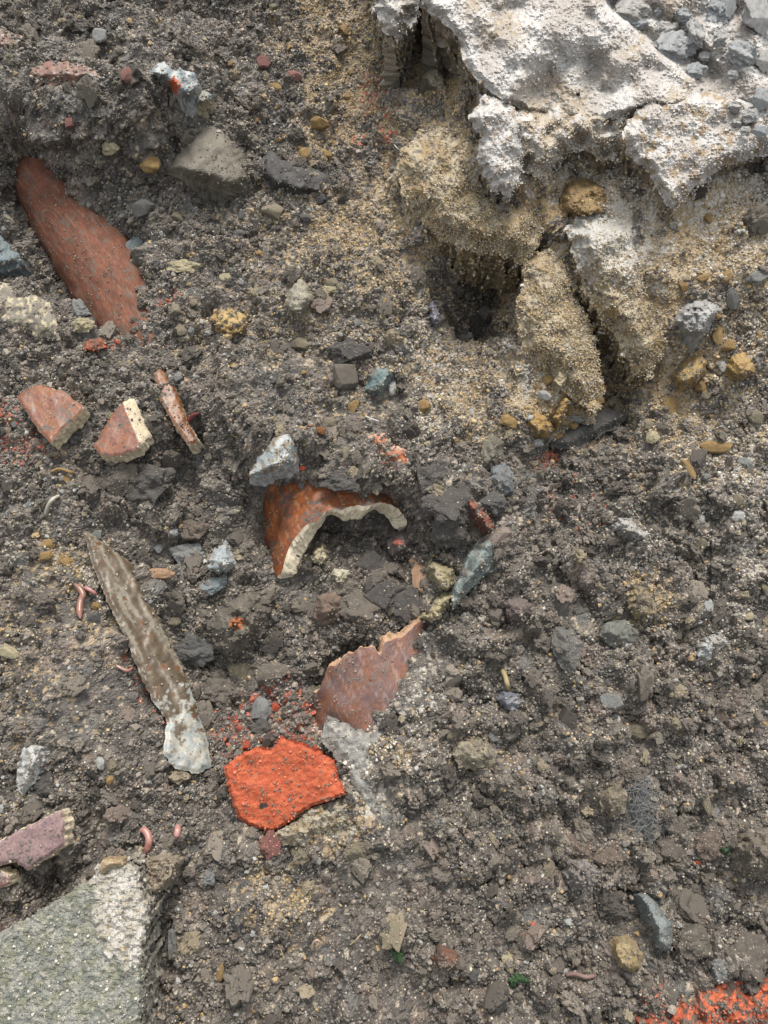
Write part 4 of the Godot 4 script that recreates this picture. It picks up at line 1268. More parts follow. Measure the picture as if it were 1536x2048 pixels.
func loose_colour(k: String) -> Color:
	return {"pink": c(158, 108, 98), "grey": c(160, 160, 156), "ochre": c(184, 150, 96), "coal": c(34, 34, 36), "tan": c(158, 146, 122), "greybrown": c(112, 110, 106), "blue": c(158, 168, 168), "cream": c(208, 194, 158), "white": c(212, 212, 206), "earth": c(132, 122, 110), "dark": c(108, 102, 96), "brown": c(138, 122, 108), "peach": c(200, 160, 126), "rust": c(150, 98, 52), "red": c(206, 92, 62)}[k]

func soil_piece_options(o: Dictionary, outline: Array) -> Dictionary:
	var w := 1e9
	var box := Rect2(pairs(outline)[0], Vector2.ZERO)
	for q in pairs(outline):
		box = box.expand(q)
	w = minf(box.size.x, box.size.y)
	var base := {"sp": clampf(w / 22.0, 2.0, 4.0), "bevel": w * (0.16 if o.get("facets", 0) > 0 else 0.3), "dome": o.get("top", 5.0) * 0.9, "rough": 1.8, "pits": 0.25, "wave": maxf(12.0, w * 0.5), "jag": 2.0, "depth": 14.0, "flare": 4.0, "cut": 0.22, "dust": int(w * 1.2)}
	base.merge(o, true)
	base.dome = maxf(base.dome, o.get("top", 5.0) * 0.8)
	return base

func add_footing() -> void:
	var root := Node3D.new()
	root.name = "concrete_footing"
	add_child(root)
	root.position = W3(P(1250, 100, 0.03))
	tag(root, "rough pale grey concrete footing with gravel above the ochre sand", "concrete")
	var white := c(212, 208, 203)
	var grey := c(192, 184, 176)
	var sand := c(180, 163, 138)
	var n1 := noise(FastNoiseLite.TYPE_SIMPLEX, 150.0, 4, 301)
	var n2 := noise(FastNoiseLite.TYPE_SIMPLEX, 14.0, 3, 302)
	var n0 := noise(FastNoiseLite.TYPE_SIMPLEX, 170.0, 2, 305)
	var ridge := noise(FastNoiseLite.TYPE_SIMPLEX, 210.0, 2, 303)
	var tone := func(q: Vector2, _e: float, t: float) -> Color:
		var m := n1.get_noise_2dv(q)
		var col := grey.lerp(white, clampf(0.5 + m * 2.0, 0.0, 1.0))
		var brown := n1.get_noise_2d(q.x * 0.9 + 900.0, q.y * 0.9) + 0.5 * n2.get_noise_2dv(q) + (0.25 if q.x > 1040 and q.x < 1230 and q.y > 130 else 0.0)
		if brown > 0.36:
			col = col.lerp(sand, clampf((brown - 0.36) * 3.0, 0.0, 0.7))
		if n2.get_noise_2d(q.x + 300.0, q.y) > 0.68:
			col = c(186, 160, 144)
		return col * (0.86 + 0.26 * t)
	var face := func(q: Vector2) -> float:
		var h := 5.0 * n0.get_noise_2d(q.x * 1.3, q.y * 1.3 + 70.0) + 6.0 * absf(ridge.get_noise_2d(q.x, q.y))
		h -= 16.0 * smoothstep(120.0, 40.0, absf(q.x - 1130.0 + (q.y - 180.0) * 0.5)) * smoothstep(60.0, 190.0, q.y)
		h -= 10.0 * exp(-pow((q.x - 1290.0 - (q.y * 0.9)) / 28.0, 2.0)) * smoothstep(220.0, 120.0, q.y)
		h -= 9.0 * exp(-pow((q.x - 1220.0 - (q.y * 1.1)) / 22.0, 2.0)) * smoothstep(200.0, 100.0, q.y)
		return h
	var earths := [c(174, 147, 104), c(150, 128, 94), c(112, 103, 92), c(190, 172, 138), c(168, 156, 138)]
	var dusts := [c(204, 198, 190), c(186, 174, 156), c(212, 208, 203)]
	slab(root, "footing_face", [842, -200, 842, 12, 880, 40, 915, 72, 925, 112, 936, 142, 965, 172, 1000, 197, 1045, 222, 1100, 245, 1150, 250, 1200, 240, 1250, 235, 1300, 220, 1400, 215, 1536, 225, 1760, 240, 1760, -200],
		{"abs": 84.0, "open": true, "gx": 0.022, "gy": -0.02, "shape": face, "sp": 3.4, "rough": 3.2, "wave": 80.0, "grain": 0.8, "pits": 0.06, "jag": 2.0, "jag_wave": 40.0, "dome": 7.0, "bevel": 18.0, "depth": 95.0, "flare": -75.0, "rows": 22, "side_rough": 14.0, "side_dust": 9000, "side_cols": earths, "tone": tone, "side": c(160, 150, 134), "mat": mat_concrete, "dust": 5000, "dust_cols": dusts})
	slab(root, "concrete_lump", [735, -200, 748, 15, 764, 60, 790, 80, 826, 54, 840, 10, 850, -200],
		{"abs": 62.0, "open": true, "sp": 3.5, "rough": 5.0, "wave": 40.0, "pits": 0.5, "dome": 16.0, "bevel": 34.0, "depth": 66.0, "flare": -30.0, "rows": 24, "side_rough": 8.0, "side_grain": 12.0, "side_dust": 2500, "side_cols": earths, "tone": mottled(white, grey, 40.0, 315, sand, 0.1), "side": c(160, 150, 134), "mat": mat_concrete, "dust": 700, "dust_cols": dusts})
	slab(root, "footing_core", [950, 180, 1050, 210, 1160, 200, 1290, 190, 1300, 330, 1262, 336, 1240, 318, 1205, 322, 1172, 298, 1140, 302, 1118, 330, 1092, 352, 1060, 348, 1030, 330, 990, 300],
		{"abs": 68.0, "open": true, "gy": -0.03, "sp": 3.6, "rough": 7.0, "wave": 60.0, "pits": 0.5, "jag": 5.0, "jag_wave": 24.0, "dome": 14.0, "bevel": 40.0, "depth": 60.0, "flare": -50.0, "rows": 14, "side_rough": 12.0, "tone": mottled(c(196, 184, 168), c(176, 160, 138), 60.0, 316, white, 0.12), "side": c(150, 136, 114), "mat": mat_concrete, "dust": 3000, "dust_cols": [c(196, 186, 170), c(170, 150, 122), c(206, 200, 190)]})
	slab(root, "concrete_lump", [935, 236, 950, 214, 970, 190, 1005, 198, 1046, 232, 1047, 300, 1036, 362, 1020, 392, 985, 377, 964, 346, 954, 310, 960, 270],
		{"abs": 76.0, "open": true, "gy": -0.05, "gx": -0.02, "sp": 3.0, "rough": 3.0, "wave": 60.0, "grain": 0.7, "pits": 0.05, "dome": 10.0, "bevel": 20.0, "depth": 60.0, "flare": -40.0, "rows": 24, "side_rough": 8.0, "side_grain": 10.0, "side_dust": 2000, "side_cols": earths, "tone": mottled(white, c(194, 190, 186), 40.0, 311, c(176, 160, 146), 0.08), "side": c(150, 142, 130), "mat": mat_concrete, "dust": 700, "dust_cols": [c(206, 202, 196), c(180, 168, 150)]})
	slab(root, "concrete_lump", [1243, 272, 1256, 240, 1300, 200, 1400, 180, 1536, 190, 1760, 230, 1760, 300, 1536, 310, 1450, 330, 1405, 365, 1372, 385, 1348, 414, 1330, 408, 1310, 372, 1290, 336, 1256, 312],
		{"abs": 86.0, "open": true, "gy": -0.05, "gx": 0.0, "sp": 4.0, "rough": 4.0, "wave": 100.0, "grain": 0.7, "pits": 0.04, "dome": 9.0, "bevel": 22.0, "depth": 70.0, "flare": -60.0, "rows": 16, "side_rough": 10.0, "side_dust": 4000, "side_cols": earths, "jag": 2.5, "tone": mottled(white, c(190, 182, 174), 70.0, 312, c(174, 154, 128), 0.12), "side": c(160, 148, 132), "mat": mat_concrete, "dust": 2000, "dust_cols": dusts})
	# gravel bedded in the face of the footing
	var beds := [[1394, 62, 16, 32, -8], [1352, 92, 40, 28, 20], [1330, 60, 24, 18, 0], [1440, 20, 30, 36, 20], [1516, 30, 26, 44, -20], [1488, 110, 34, 26, 30], [1262, 20, 34, 22, 20], [1280, 48, 18, 12, 0], [1500, 232, 22, 16, 0], [1524, 198, 22, 22, 10], [1470, 212, 16, 12, 0], [1392, 140, 20, 14, 10], [1440, 75, 14, 20, 30], [1465, 150, 14, 10, 0], [1530, 120, 18, 24, 0], [1370, 30, 14, 16, 0], [1410, 112, 12, 9, 0], [1320, 24, 12, 10, 0], [1490, 262, 13, 10, 0], [1520, 262, 17, 12, 10], [1475, 245, 10, 9, 0]]
	var cs := [c(222, 219, 214), c(212, 213, 212), c(226, 221, 214), c(206, 209, 210)]
	for k in beds.size():
		var b: Array = beds[k]
		var h: float = 0.086 + 0.022 * 0.001 * (b[0] - 1250)
		var q := P(b[0], b[1], h + face.call(Vector2(b[0], b[1])) * 0.001 - 0.002)
		var m := (DIST - q.y * ca - q.z * sa) / foc
		var o := MeshInstance3D.new()
		o.name = "gravel_stone"
		var key := "bed" + str(k % 5)
		if not rocks.has(key):
			rocks[key] = rock_mesh(k % 5 + 140, 4, 2, 0.5)
		o.mesh = rocks[key]
		o.material_override = stone_mat(cs[k % 4])
		var bs := Basis(Vector3(1, 0, 0), Vector3(0, cb, sb), Vector3(0, -sb, cb)) * Basis(Vector3(0, 1, 0), -deg_to_rad(b[4]))
		o.transform = Transform3D(bs * Basis.from_scale(Vector3(b[2], minf(b[2], b[3]) * 0.75, b[3]) * m * 0.95), W3(q) - root.position)
		root.add_child(o, true)

# the sand bank that overhangs the dark recess
func add_sand_bank() -> void:
	var n1 := noise(FastNoiseLite.TYPE_SIMPLEX, 60.0, 4, 801)
	var tone := func(q: Vector2, _e: float, t: float) -> Color:
		var col := c(170, 146, 106).lerp(c(188, 174, 148), clampf(0.5 + 1.6 * n1.get_noise_2dv(q), 0.0, 1.0))
		if n1.get_noise_2dv(q * 2.4 + Vector2(80, 0)) > 0.34:
			col = c(118, 106, 92)
		return col * (0.8 + 0.32 * t)
	var grains := [c(174, 147, 104), c(194, 178, 146), c(150, 128, 94), c(186, 166, 124), c(120, 110, 98), c(198, 191, 178)]
	var banks := [
		[[800, 300, 840, 262, 900, 255, 945, 290, 975, 370, 1020, 398, 1062, 400, 1084, 450, 1070, 496, 1044, 522, 1000, 506, 955, 500, 905, 488, 858, 458, 814, 410, 790, 350], {"abs": 46.0, "gy": -0.025, "gx": 0.03}, "tan sand bank overhanging the dark recess under the concrete", 0.0],
		[[1052, 520, 1090, 496, 1122, 520, 1146, 590, 1178, 650, 1196, 715, 1200, 780, 1186, 822, 1140, 790, 1098, 744, 1062, 722, 1040, 680, 1034, 600], {"abs": 40.0, "gy": -0.035, "gx": -0.01}, "narrow tan sand ridge between the dark recess and the gully", 0.0],
		[[1132, 452, 1160, 426, 1230, 418, 1288, 432, 1312, 500, 1318, 600, 1330, 690, 1300, 752, 1268, 742, 1240, 690, 1204, 640, 1172, 590, 1148, 530], {"abs": 52.0, "gy": -0.05, "gx": 0.0}, "pale topped sand ridge on the far side of the gully", 1.0]]
	for bk in banks:
		var pale_top: float = bk[3]
		var toned := func(q: Vector2, e: float, t: float) -> Color:
			if t < pale_top * smoothstep(600.0, 480.0, q.y + 60.0 * n1.get_noise_2dv(q)):
				return c(200, 196, 188) * (0.8 + 0.3 * fract(t * 91.0))
			return tone.call(q, e, t)
		var opt := {"sp": 3.0, "rough": 4.5, "wave": 90.0, "pits": 0.15, "jag": 4.0, "jag_wave": 30.0, "dome": 14.0, "bevel": 50.0, "grain": 0.9, "depth": 55.0, "flare": -34.0, "rows": 26, "side_rough": 8.0, "side_grain": 6.0, "side_dust": 5000, "open": true, "tone": toned, "side": c(140, 122, 92), "mat": mat_soil, "dust": 8000 if pale_top < 0.5 else 3500, "dust_size": 0.6, "dust_set": "sand_a", "dust_cols": grains}
		opt.merge(bk[1], true)
		var o := slab(self, "sand_bank", bk[0], opt)
		o.set_meta("kind", "structure")
		o.set_meta("label", bk[2])

func add_pipes() -> void:
	var cream := c(238, 224, 196)
	# the smashed drain
	var root := Node3D.new()
	root.name = "clay_drain_pipe"
	root.position = W3(P(690, 1150, -0.04))
	add_child(root)
	tag(root, "broken brown glazed clay drain pipe with a hole in its top", "pipe")
	var edge_a := func(t: float) -> float:
		var pts := [[-110, 0.0], [-90, 0.004], [-72, -0.014], [-52, -0.026], [-35, -0.012], [-18, -0.002], [0, 0.0], [45, 0.002], [65, -0.006], [100, -0.012]]
		return bend(pts, t)
	shell(root, "upper_length", 672, 1020, 0.013, -12.0, 14.0, 0.054, 0.013, -110.0, 100.0, edge_a, 0.14, glazed(c(150, 84, 40), c(112, 62, 36), c(84, 77, 70), c(186, 150, 110), 501, 0.16), c(190, 108, 34), cream)
	var edge_b := func(t: float) -> float:
		var pts := [[-110, 0.03], [-75, 0.034], [-55, 0.022], [-30, 0.008], [-17, 0.0], [0, 0.002], [3, 0.006], [10, 0.001], [40, -0.004], [58, -0.014], [72, -0.040], [100, -0.060]]
		return -bend(pts, t)
	shell(root, "lower_length", 745, 1290, 0.020, -14.0, -11.0, 0.050, 0.013, -110.0, 100.0, edge_b, -0.13, glazed(c(138, 90, 66), c(112, 88, 84), c(120, 108, 100), c(176, 162, 156), 502, 0.02), c(150, 96, 50), c(196, 160, 130))
	# the whole length at the other side
	var r2 := Node3D.new()
	r2.name = "clay_drain_pipe_001"
	used["clay_drain_pipe"] = 1
	r2.position = W3(P(180, 500, -0.04))
	add_child(r2)
	tag(r2, "red brown curved clay pipe coming out of the soil hump", "pipe")
	shell(r2, "curved_wall", 168, 478, 0.009, -32.0, -3.0, 0.029, 0.012, -110.0, 100.0, func(_t): return 0.085, -0.09, glazed(c(126, 80, 60), c(104, 68, 54), c(104, 92, 82), c(150, 122, 106), 503, 0.06), c(120, 76, 50), cream)
	var dull: StandardMaterial3D = mat_glaze.duplicate()
	dull.roughness = 0.8
	dull.metallic_specular = 0.35
	(r2.get_child(0) as MeshInstance3D).material_override = dull
	# glazed crown showing through the soil
	var bits := [
		[[735, 872, 768, 866, 786, 890, 814, 900, 817, 925, 790, 934, 766, 926, 752, 905], "orange glazed crown of pipe showing through the soil", c(178, 102, 56), c(140, 84, 54), 7.0],
		[[52, 137, 100, 123, 170, 128, 207, 156, 150, 170, 72, 168], "dull red glazed pipe crown on the soil hump", c(136, 92, 74), c(112, 80, 66), 8.0],
		[[-60, 75, 0, 64, 40, 72, 50, 88, 30, 104, -60, 112], "small dull red glazed patch at the slope top", c(126, 82, 64), c(108, 74, 60), 4.0]]
	for b in bits:
		var o := slab(self, "pipe_shard", b[0], {"top": b[4], "dome": 5.0, "bevel": 26.0, "sp": 3.0, "rough": 0.6, "wave": 40.0, "jag": 3.0, "depth": 12.0, "side_grain": 1.0, "side_rough": 1.0, "mat": mat_glaze, "edge": "broken_edge", "edge_mat": mat_clay, "side": b[3], "tone": glazed_px(b[2], b[3], c(88, 80, 72), c(170, 140, 120), absi(hash(b[1])) % 500, 0.2), "dust": 160, "dust_size": 2.0})
		tag(o, b[1], "shard")

func bend(pts: Array, t: float) -> float:
	for k in pts.size() - 1:
		if t <= pts[k + 1][0]:
			return lerpf(pts[k][1], pts[k + 1][1], smoothstep(pts[k][0], pts[k + 1][0], t))
	return pts[-1][1]

func add_shards() -> void:
	var cream := c(228, 212, 182)
	var list := [
		["pipe_shard", [33, 793, 60, 775, 85, 770, 130, 785, 168, 815, 150, 838, 130, 855, 115, 870, 103, 888, 85, 870, 62, 838], "pointed brown glazed pipe shard with thin cream edges", c(138, 86, 54), c(116, 72, 54), {"top": 13.0, "gx": 0.02, "gy": 0.06, "depth": 13.0, "flare": -1.0}],
		["pipe_shard", [187, 891, 205, 860, 225, 826, 246, 804, 268, 796, 283, 830, 301, 870, 281, 890, 276, 898, 240, 911, 200, 913], "purple brown glazed shard with a thick cream broken side", c(122, 80, 68), c(142, 90, 62), {"top": 15.0, "gx": 0.06, "gy": 0.03, "depth": 12.0, "flare": 0.0, "thick": true}],
		["pipe_shard", [308, 745, 320, 737, 346, 765, 361, 800, 373, 840, 397, 880, 380, 890, 349, 850, 320, 800], "narrow brown glazed shard standing in the black gap", c(134, 84, 44), c(104, 66, 40), {"top": 6.0, "gx": -0.12, "gy": 0.05, "depth": 14.0}],
		["pipe_shard", [-40, 1700, 0, 1680, 50, 1655, 100, 1630, 122, 1619, 129, 1650, 129, 1690, 100, 1711, 55, 1741, 30, 1722, -40, 1740], "lilac purple glazed shard in the dark soil beside the worms", c(132, 106, 108), c(150, 122, 118), {"top": 12.0, "gx": 0.0, "gy": -0.05, "depth": 12.0}],
		["pipe_shard", [-40, 1745, 0, 1742, 20, 1752, 18, 1768, 0, 1776, -40, 1780], "small dull pink shard below the lilac shard", c(140, 104, 98), c(124, 92, 86), {"top": 8.0, "depth": 10.0}]]
	for b in list:
		var opt := {"dome": 1.2, "bevel": 6.0, "sp": 2.6, "rough": 0.6, "wave": 60.0, "jag": 1.6, "mat": mat_glaze, "edge": "broken_edge", "edge_mat": mat_clay, "side": cream, "side_rough": 3.0, "tone": glazed_px(b[3], b[4], c(96, 88, 80), c(160, 132, 112), absi(hash(b[2])) % 500, 0.06), "dust": 60}
		opt.merge(b[5], true)
		if opt.has("thick"):       # its broken side is turned up
			var g: Callable = opt.tone
			var over := func(q: Vector2) -> float: return (q - Vector2(245, 802)).dot(Vector2(0.92, -0.39))
			opt.shape = func(q: Vector2) -> float: return -0.55 * maxf(0.0, over.call(q))
			opt.tone = func(q: Vector2, e: float, t: float) -> Color: return cream * (0.8 + 0.35 * t) if over.call(q) > 0.0 else g.call(q, e, t)
		tag(slab(self, b[0], b[1], opt), b[2], "shard")
	# long smeared shard beside the hollow
	var n1 := noise(FastNoiseLite.TYPE_SIMPLEX, 60.0, 4, 610)
	var tone := func(q: Vector2, _e: float, t: float) -> Color:
		var along := (q - Vector2(172, 1062)).dot(Vector2(0.47, 0.883))
		var across := (q - Vector2(172, 1062)).dot(Vector2(0.883, -0.47))
		var m := n1.get_noise_2d(along * 0.22, across * 2.2)
		var col := c(88, 74, 56).lerp(c(110, 95, 76), clampf(0.5 + m * 1.5, 0.0, 1.0))
		if m + n1.get_noise_2d(q.x * 3.0, q.y * 3.0) * 0.4 > 0.26:
			col = c(136, 128, 114)
		var chalk := smoothstep(370.0, 450.0, along + 120.0 * n1.get_noise_2dv(q * 1.6))
		if t * 0.9 + 0.05 < chalk:
			col = c(170, 166, 154).lerp(c(150, 154, 150), clampf(0.5 + 2.0 * n1.get_noise_2dv(q * 2.0), 0.0, 1.0))
		elif n1.get_noise_2dv(q * 1.3 + Vector2(700, 0)) > 0.5:
			col = c(110, 78, 54)
		return col * (0.88 + 0.24 * t)
	var o := slab(self, "pipe_shard", [166, 1058, 205, 1086, 264, 1126, 304, 1212, 339, 1290, 376, 1362, 394, 1420, 415, 1478, 423, 1534, 395, 1548, 345, 1534, 326, 1505, 333, 1442, 304, 1400, 280, 1350, 248, 1270, 218, 1212, 184, 1130],
		{"abs": 13.0, "gx": -0.20, "gy": 0.075, "dome": 2.0, "bevel": 10.0, "sp": 3.0, "rough": 1.4, "wave": 60.0, "jag": 1.6, "depth": 16.0, "flare": -2.0, "mat": mat_glaze, "edge": "broken_edge", "edge_mat": mat_clay, "side": c(150, 140, 120), "tone": tone, "dust": 90, "dust_size": 1.0, "dust_cols": [c(190, 182, 164), c(110, 100, 88), c(150, 140, 122)]})
	tag(o, "long smeared brown and grey pipe shard standing in the soil edge", "shard")

func add_brick_and_block() -> void:
	var nb := noise(FastNoiseLite.TYPE_SIMPLEX, 26.0, 4, 701)
	var red := func(q: Vector2, _e: float, t: float) -> Color:
		var m := nb.get_noise_2d(q.x + q.y * 0.4, q.y * 2.2)
		var col := c(180, 88, 62).lerp(c(196, 106, 74), clampf(0.5 + m * 1.6, 0.0, 1.0))
		if nb.get_noise_2d(q.x * 4.0, q.y * 4.0) > 0.52:
			col = c(150, 80, 60)
		if q.distance_to(Vector2(527, 1612)) < 10.0 and absf(q.y - 1612.0 + (q.x - 527.0) * 0.3) < 5.0:
			col = c(62, 56, 54)
		return col * (0.94 + 0.12 * t)
	var o := slab(self, "brick_fragment", [448, 1537, 470, 1516, 510, 1495, 542, 1502, 560, 1480, 600, 1490, 640, 1506, 666, 1522, 680, 1560, 692, 1590, 640, 1606, 610, 1621, 580, 1646, 545, 1663, 510, 1656, 475, 1636, 458, 1590],
		{"abs": 22.0, "gx": 0.02, "gy": -0.05, "dome": 3.0, "bevel": 6.0, "sp": 2.6, "rough": 2.4, "wave": 120.0, "pits": 0.0, "jag": 2.0, "depth": 30.0, "flare": 0.0, "rows": 6, "side_rough": 4.0, "tone": red, "side": c(150, 66, 42), "mat": mat_brick, "dust": 900, "dust_where": func(q): return nb.get_noise_2dv(q * 0.8) > 0.12, "dust_cols": [c(200, 110, 80), c(120, 100, 84), c(110, 98, 88)]})
	tag(o, "bright orange red brick end lying in the hollow", "brick")
	var o2 := slab(self, "brick_fragment", [1285, 2034, 1340, 2012, 1400, 1987, 1450, 1972, 1520, 1957, 1640, 1945, 1640, 2110, 1285, 2110],
		{"top": 8.0, "dome": 8.0, "bevel": 30.0, "sp": 3.6, "rough": 6.0, "wave": 60.0, "pits": 0.4, "jag": 9.0, "jag_wave": 30.0, "depth": 22.0, "tone": mottled(c(204, 112, 80), c(184, 98, 72), 40.0, 702, c(112, 98, 88), 0.2), "side": c(150, 80, 56), "mat": mat_brick, "dust": 1500, "dust_size": 1.5, "dust_cols": [c(186, 104, 78), c(96, 88, 80), c(110, 100, 90), c(104, 96, 88)]})
	tag(o2, "crumbled orange brick half covered with soil crumbs", "brick")
	# concrete block with moss
	var n1 := noise(FastNoiseLite.TYPE_SIMPLEX, 60.0, 5, 720)
	var n2 := noise(FastNoiseLite.TYPE_SIMPLEX, 12.0, 3, 721)
	var strip := func(q: Vector2) -> float:      # the pale fresh break along one side
		return smoothstep(14.0, -6.0, 188.0 + maxf(0.0, q.y - 1850.0) * 0.55 - q.x + 26.0 * n1.get_noise_2dv(q * 1.4)) * smoothstep(1950.0, 1910.0, q.y + 30.0 * n1.get_noise_2dv(q))
	var tone := func(q: Vector2, _e: float, t: float) -> Color:
		var f: float = strip.call(q)
		var m := n1.get_noise_2dv(q)
		var col := c(126, 127, 119).lerp(c(150, 149, 141), clampf(0.5 + m * 1.8, 0.0, 1.0))
		if n1.get_noise_2d(q.x * 1.2 + 400.0, q.y * 1.2) + 0.4 * n2.get_noise_2dv(q) > 0.14:
			col = col.lerp(c(130, 130, 98), 0.45)
		if n2.get_noise_2d(q.x + 90.0, q.y) > 0.44:
			col = c(112, 116, 108)
		if n2.get_noise_2d(q.x * 0.6 - 90.0, q.y * 0.6) > 0.46:
			col = c(172, 166, 152)
		if f > 0.5:
			col = c(176, 170, 158).lerp(c(198, 193, 184), clampf(0.5 + m * 2.0, 0.0, 1.0))
			if n2.get_noise_2d(q.x * 0.8, q.y * 0.8 + 50.0) > 0.62:
				col = c(186, 164, 118)
		return col * (0.95 + 0.1 * t)
	var shape := func(q: Vector2) -> float: return 2.2 * strip.call(q) + 1.5 * n1.get_noise_2dv(q * 3.0) * strip.call(q)
	var o3 := slab(self, "concrete_block", [-160, 1945, 0, 1866, 60, 1832, 120, 1797, 188, 1752, 196, 1726, 240, 1716, 272, 1734, 281, 1770, 298, 1820, 291, 1870, 281, 1920, 284, 1980, 276, 2180, -160, 2180],
		{"abs": 62.0, "open": true, "gx": 0.01, "gy": 0.02, "shape": shape, "dome": 2.5, "bevel": 6.0, "sp": 3.4, "rough": 1.4, "wave": 22.0, "pits": 0.2, "jag": 4.0, "depth": 60.0, "flare": -34.0, "rows": 26, "side_rough": 6.0, "side_grain": 8.0, "side_dust": 2500, "side_cols": [c(150, 144, 132), c(120, 112, 102), c(172, 166, 154)], "tone": tone, "side": c(150, 144, 132), "mat": mat_concrete, "dust": 500, "dust_cols": [c(190, 186, 176), c(120, 116, 104)]})
	tag(o3, "mossy grey concrete block with a pale broken strip", "concrete")
	tag(slab(o3, "shell_pebble", [194, 1742, 204, 1722, 224, 1717, 244, 1720, 246, 1730, 222, 1736, 206, 1748], {"abs": 66.0, "dome": 4.0, "bevel": 10.0, "sp": 2.4, "rough": 0.8, "jag": 1.0, "depth": 6.0, "tone": mottled(c(170, 146, 112), c(196, 176, 146), 20.0, 730), "side": c(150, 130, 100), "mat": mat_stone}), "tan pebble set in the concrete", "")
	o3.get_child(0).remove_meta("category")

func add_worms_and_threads() -> void:
	var brown := c(126, 92, 78)
	var pink := c(166, 124, 116)
	var deep := c(104, 56, 56)
	var w := {"mat": mat_worm, "segment": 0.022, "rings": 80, "blunt": 5.0}
	var list := [
		[[398, 826, 3.0, 386, 831, 3.5, 376, 843, 3.5, 375, 857, 3.0, 384, 869, 2.5, 396, 882, 1.0], 0.0019, deep, c(130, 56, 56), "dark red worm curling at the narrow glazed shard"],
		[[147, 1167, 1.0, 158, 1176, 2.5, 166, 1190, 3.0, 163, 1204, 3.0, 159, 1220, 2.8, 161, 1238, 2.0], 0.0023, brown, c(148, 104, 90), "brown worm bent in an s on the soil plateau"],
		[[168, 1174, 1.5, 180, 1180, 2.5, 194, 1189, 1.2], 0.0014, pink, c(160, 104, 104), "short pink worm beside the brown bent worm"],
		[[279, 1664, 1.5, 287, 1660, 3.0, 295, 1668, 3.5, 298, 1682, 3.2, 297, 1696, 2.5, 292, 1708, 1.0], 0.0024, c(168, 124, 114), c(164, 112, 102), "curled pink worm above the tan wedged stone"],
		[[356, 1652, 2.0, 355, 1662, 3.5, 352, 1677, 1.5], 0.0022, pink, c(172, 126, 118), "stubby pink worm end poking out of black soil"],
		[[232, 1330, 1.0, 244, 1338, 1.6, 256, 1341, 1.6, 268, 1334, 1.2], 0.0011, c(170, 140, 128), c(140, 80, 66), "thin pale worm at the smeared shard side"],
		[[328, 1418, 1.0, 334, 1414, 2.2, 344, 1418, 2.4, 346, 1428, 1.5], 0.0016, c(150, 90, 70), c(180, 130, 112), "small curled brown worm on the smeared shard"]]
	for a in list:
		var opt := w.duplicate()
		opt.col = a[2]
		opt.col2 = a[3]
		tag(tube("worm", a[0], a[1] * 0.82, opt), a[4], "worm")
	var f := {"mat": mat_fibre, "rings": 24, "around": 5, "blunt": 40.0}
	var threads := [
		[[780, 300, 2, 786, 292, 4, 794, 296, 4, 800, 301, 2], 0.0003, c(206, 200, 190), "thin white root hair in the sandy gully", "root"],
		[[580, 1730, 2, 590, 1722, 4, 600, 1716, 4, 606, 1704, 2], 0.0004, c(150, 130, 96), "thin tan root below the red brick", "root"],
		[[624, 1900, 1, 626, 1886, 4, 634, 1880, 5, 642, 1888, 4, 636, 1898, 1], 0.0007, c(168, 148, 130), "pale curled root on the dark smeared soil", "root"],
		[[556, 1888, 1, 562, 1900, 3, 568, 1918, 2], 0.0003, c(160, 146, 110), "straight tan root hair in the black soil", "root"],
		[[700, 1890, 1, 712, 1880, 4, 722, 1868, 2], 0.0003, c(170, 150, 110), "pale root hair beside the dark smear", "root"],
		[[90, 1030, 1, 96, 1012, 5, 106, 998, 5, 118, 992, 2], 0.0012, c(178, 172, 158), "pale dry stalk above the ochre pebbles", "stalk"],
		[[1004, 1340, 1, 1010, 1352, 5, 1014, 1366, 5, 1018, 1380, 2], 0.0015, c(150, 134, 100), "dry twig above the blue grey chip", "twig"],
		[[730, 832, 1, 744, 838, 3, 758, 843, 1], 0.0005, c(190, 186, 180), "white root hair above the orange glazed crown", "root"],
		[[1130, 1950, 1, 1150, 1948, 3, 1172, 1954, 4, 1190, 1951, 1], 0.0012, c(124, 100, 92), "brown twig lying by the ochre brown stone", "twig"],
		[[100, 945, 1, 118, 938, 4, 140, 944, 4, 150, 948, 1], 0.0010, c(128, 104, 66), "brown straw under the pointed shard", "twig"]]
	for a in threads:
		var opt := f.duplicate()
		opt.col = a[2]
		tag(tube("root_hair" if a[4] == "root" else ("twig" if a[4] == "twig" else "dry_stalk"), a[0], a[1], opt), a[3], a[4])
	# tuft of grey fibres
	var st := PackedVector3Array()
	var ix := PackedInt32Array()
	var cl := PackedColorArray()
	var h := ground_h(1285, 1615)
	var o0 := W3(P(1285, 1615, h))
	for k in 420:
		var p := Vector3(rng.randfn() * 0.0032 + 0.0, rng.randfn() * 0.0068, 0.002 + absf(rng.randfn()) * 0.0022)
		var d := Vector3(rng.randfn(), rng.randfn(), rng.randfn() * 0.5).normalized()
		var bow := Vector3(rng.randfn(), rng.randfn(), rng.randfn()) * 0.0016
		var col := c(120, 121, 120) * (0.6 + 0.7 * rng.randf())
		var prev := -1
		for j in 7:
			var t := j / 6.0 - 0.5
			var q := p + d * t * 0.011 + bow * (1.0 - 4.0 * t * t)
			var side := d.cross(Vector3(0, 0, 1)).normalized() * 0.00011
			var up := Vector3(0, 0, 0.00011)
			var base := st.size()
			for e in [side, up, -side, -up]:
				st.append(W3(q + e))
				cl.append(col)
			if prev >= 0:
				for e in 4:
					var e2 := (e + 1) % 4
					ix.append_array([prev + e, base + e, prev + e2, prev + e2, base + e, base + e2])
			prev = base
	tag(mesh_node("fibre_tuft", st, ix, cl, PackedVector3Array(), mat_fibre, self, o0), "grey blue tuft of matted fibres on the loose soil", "fibres")

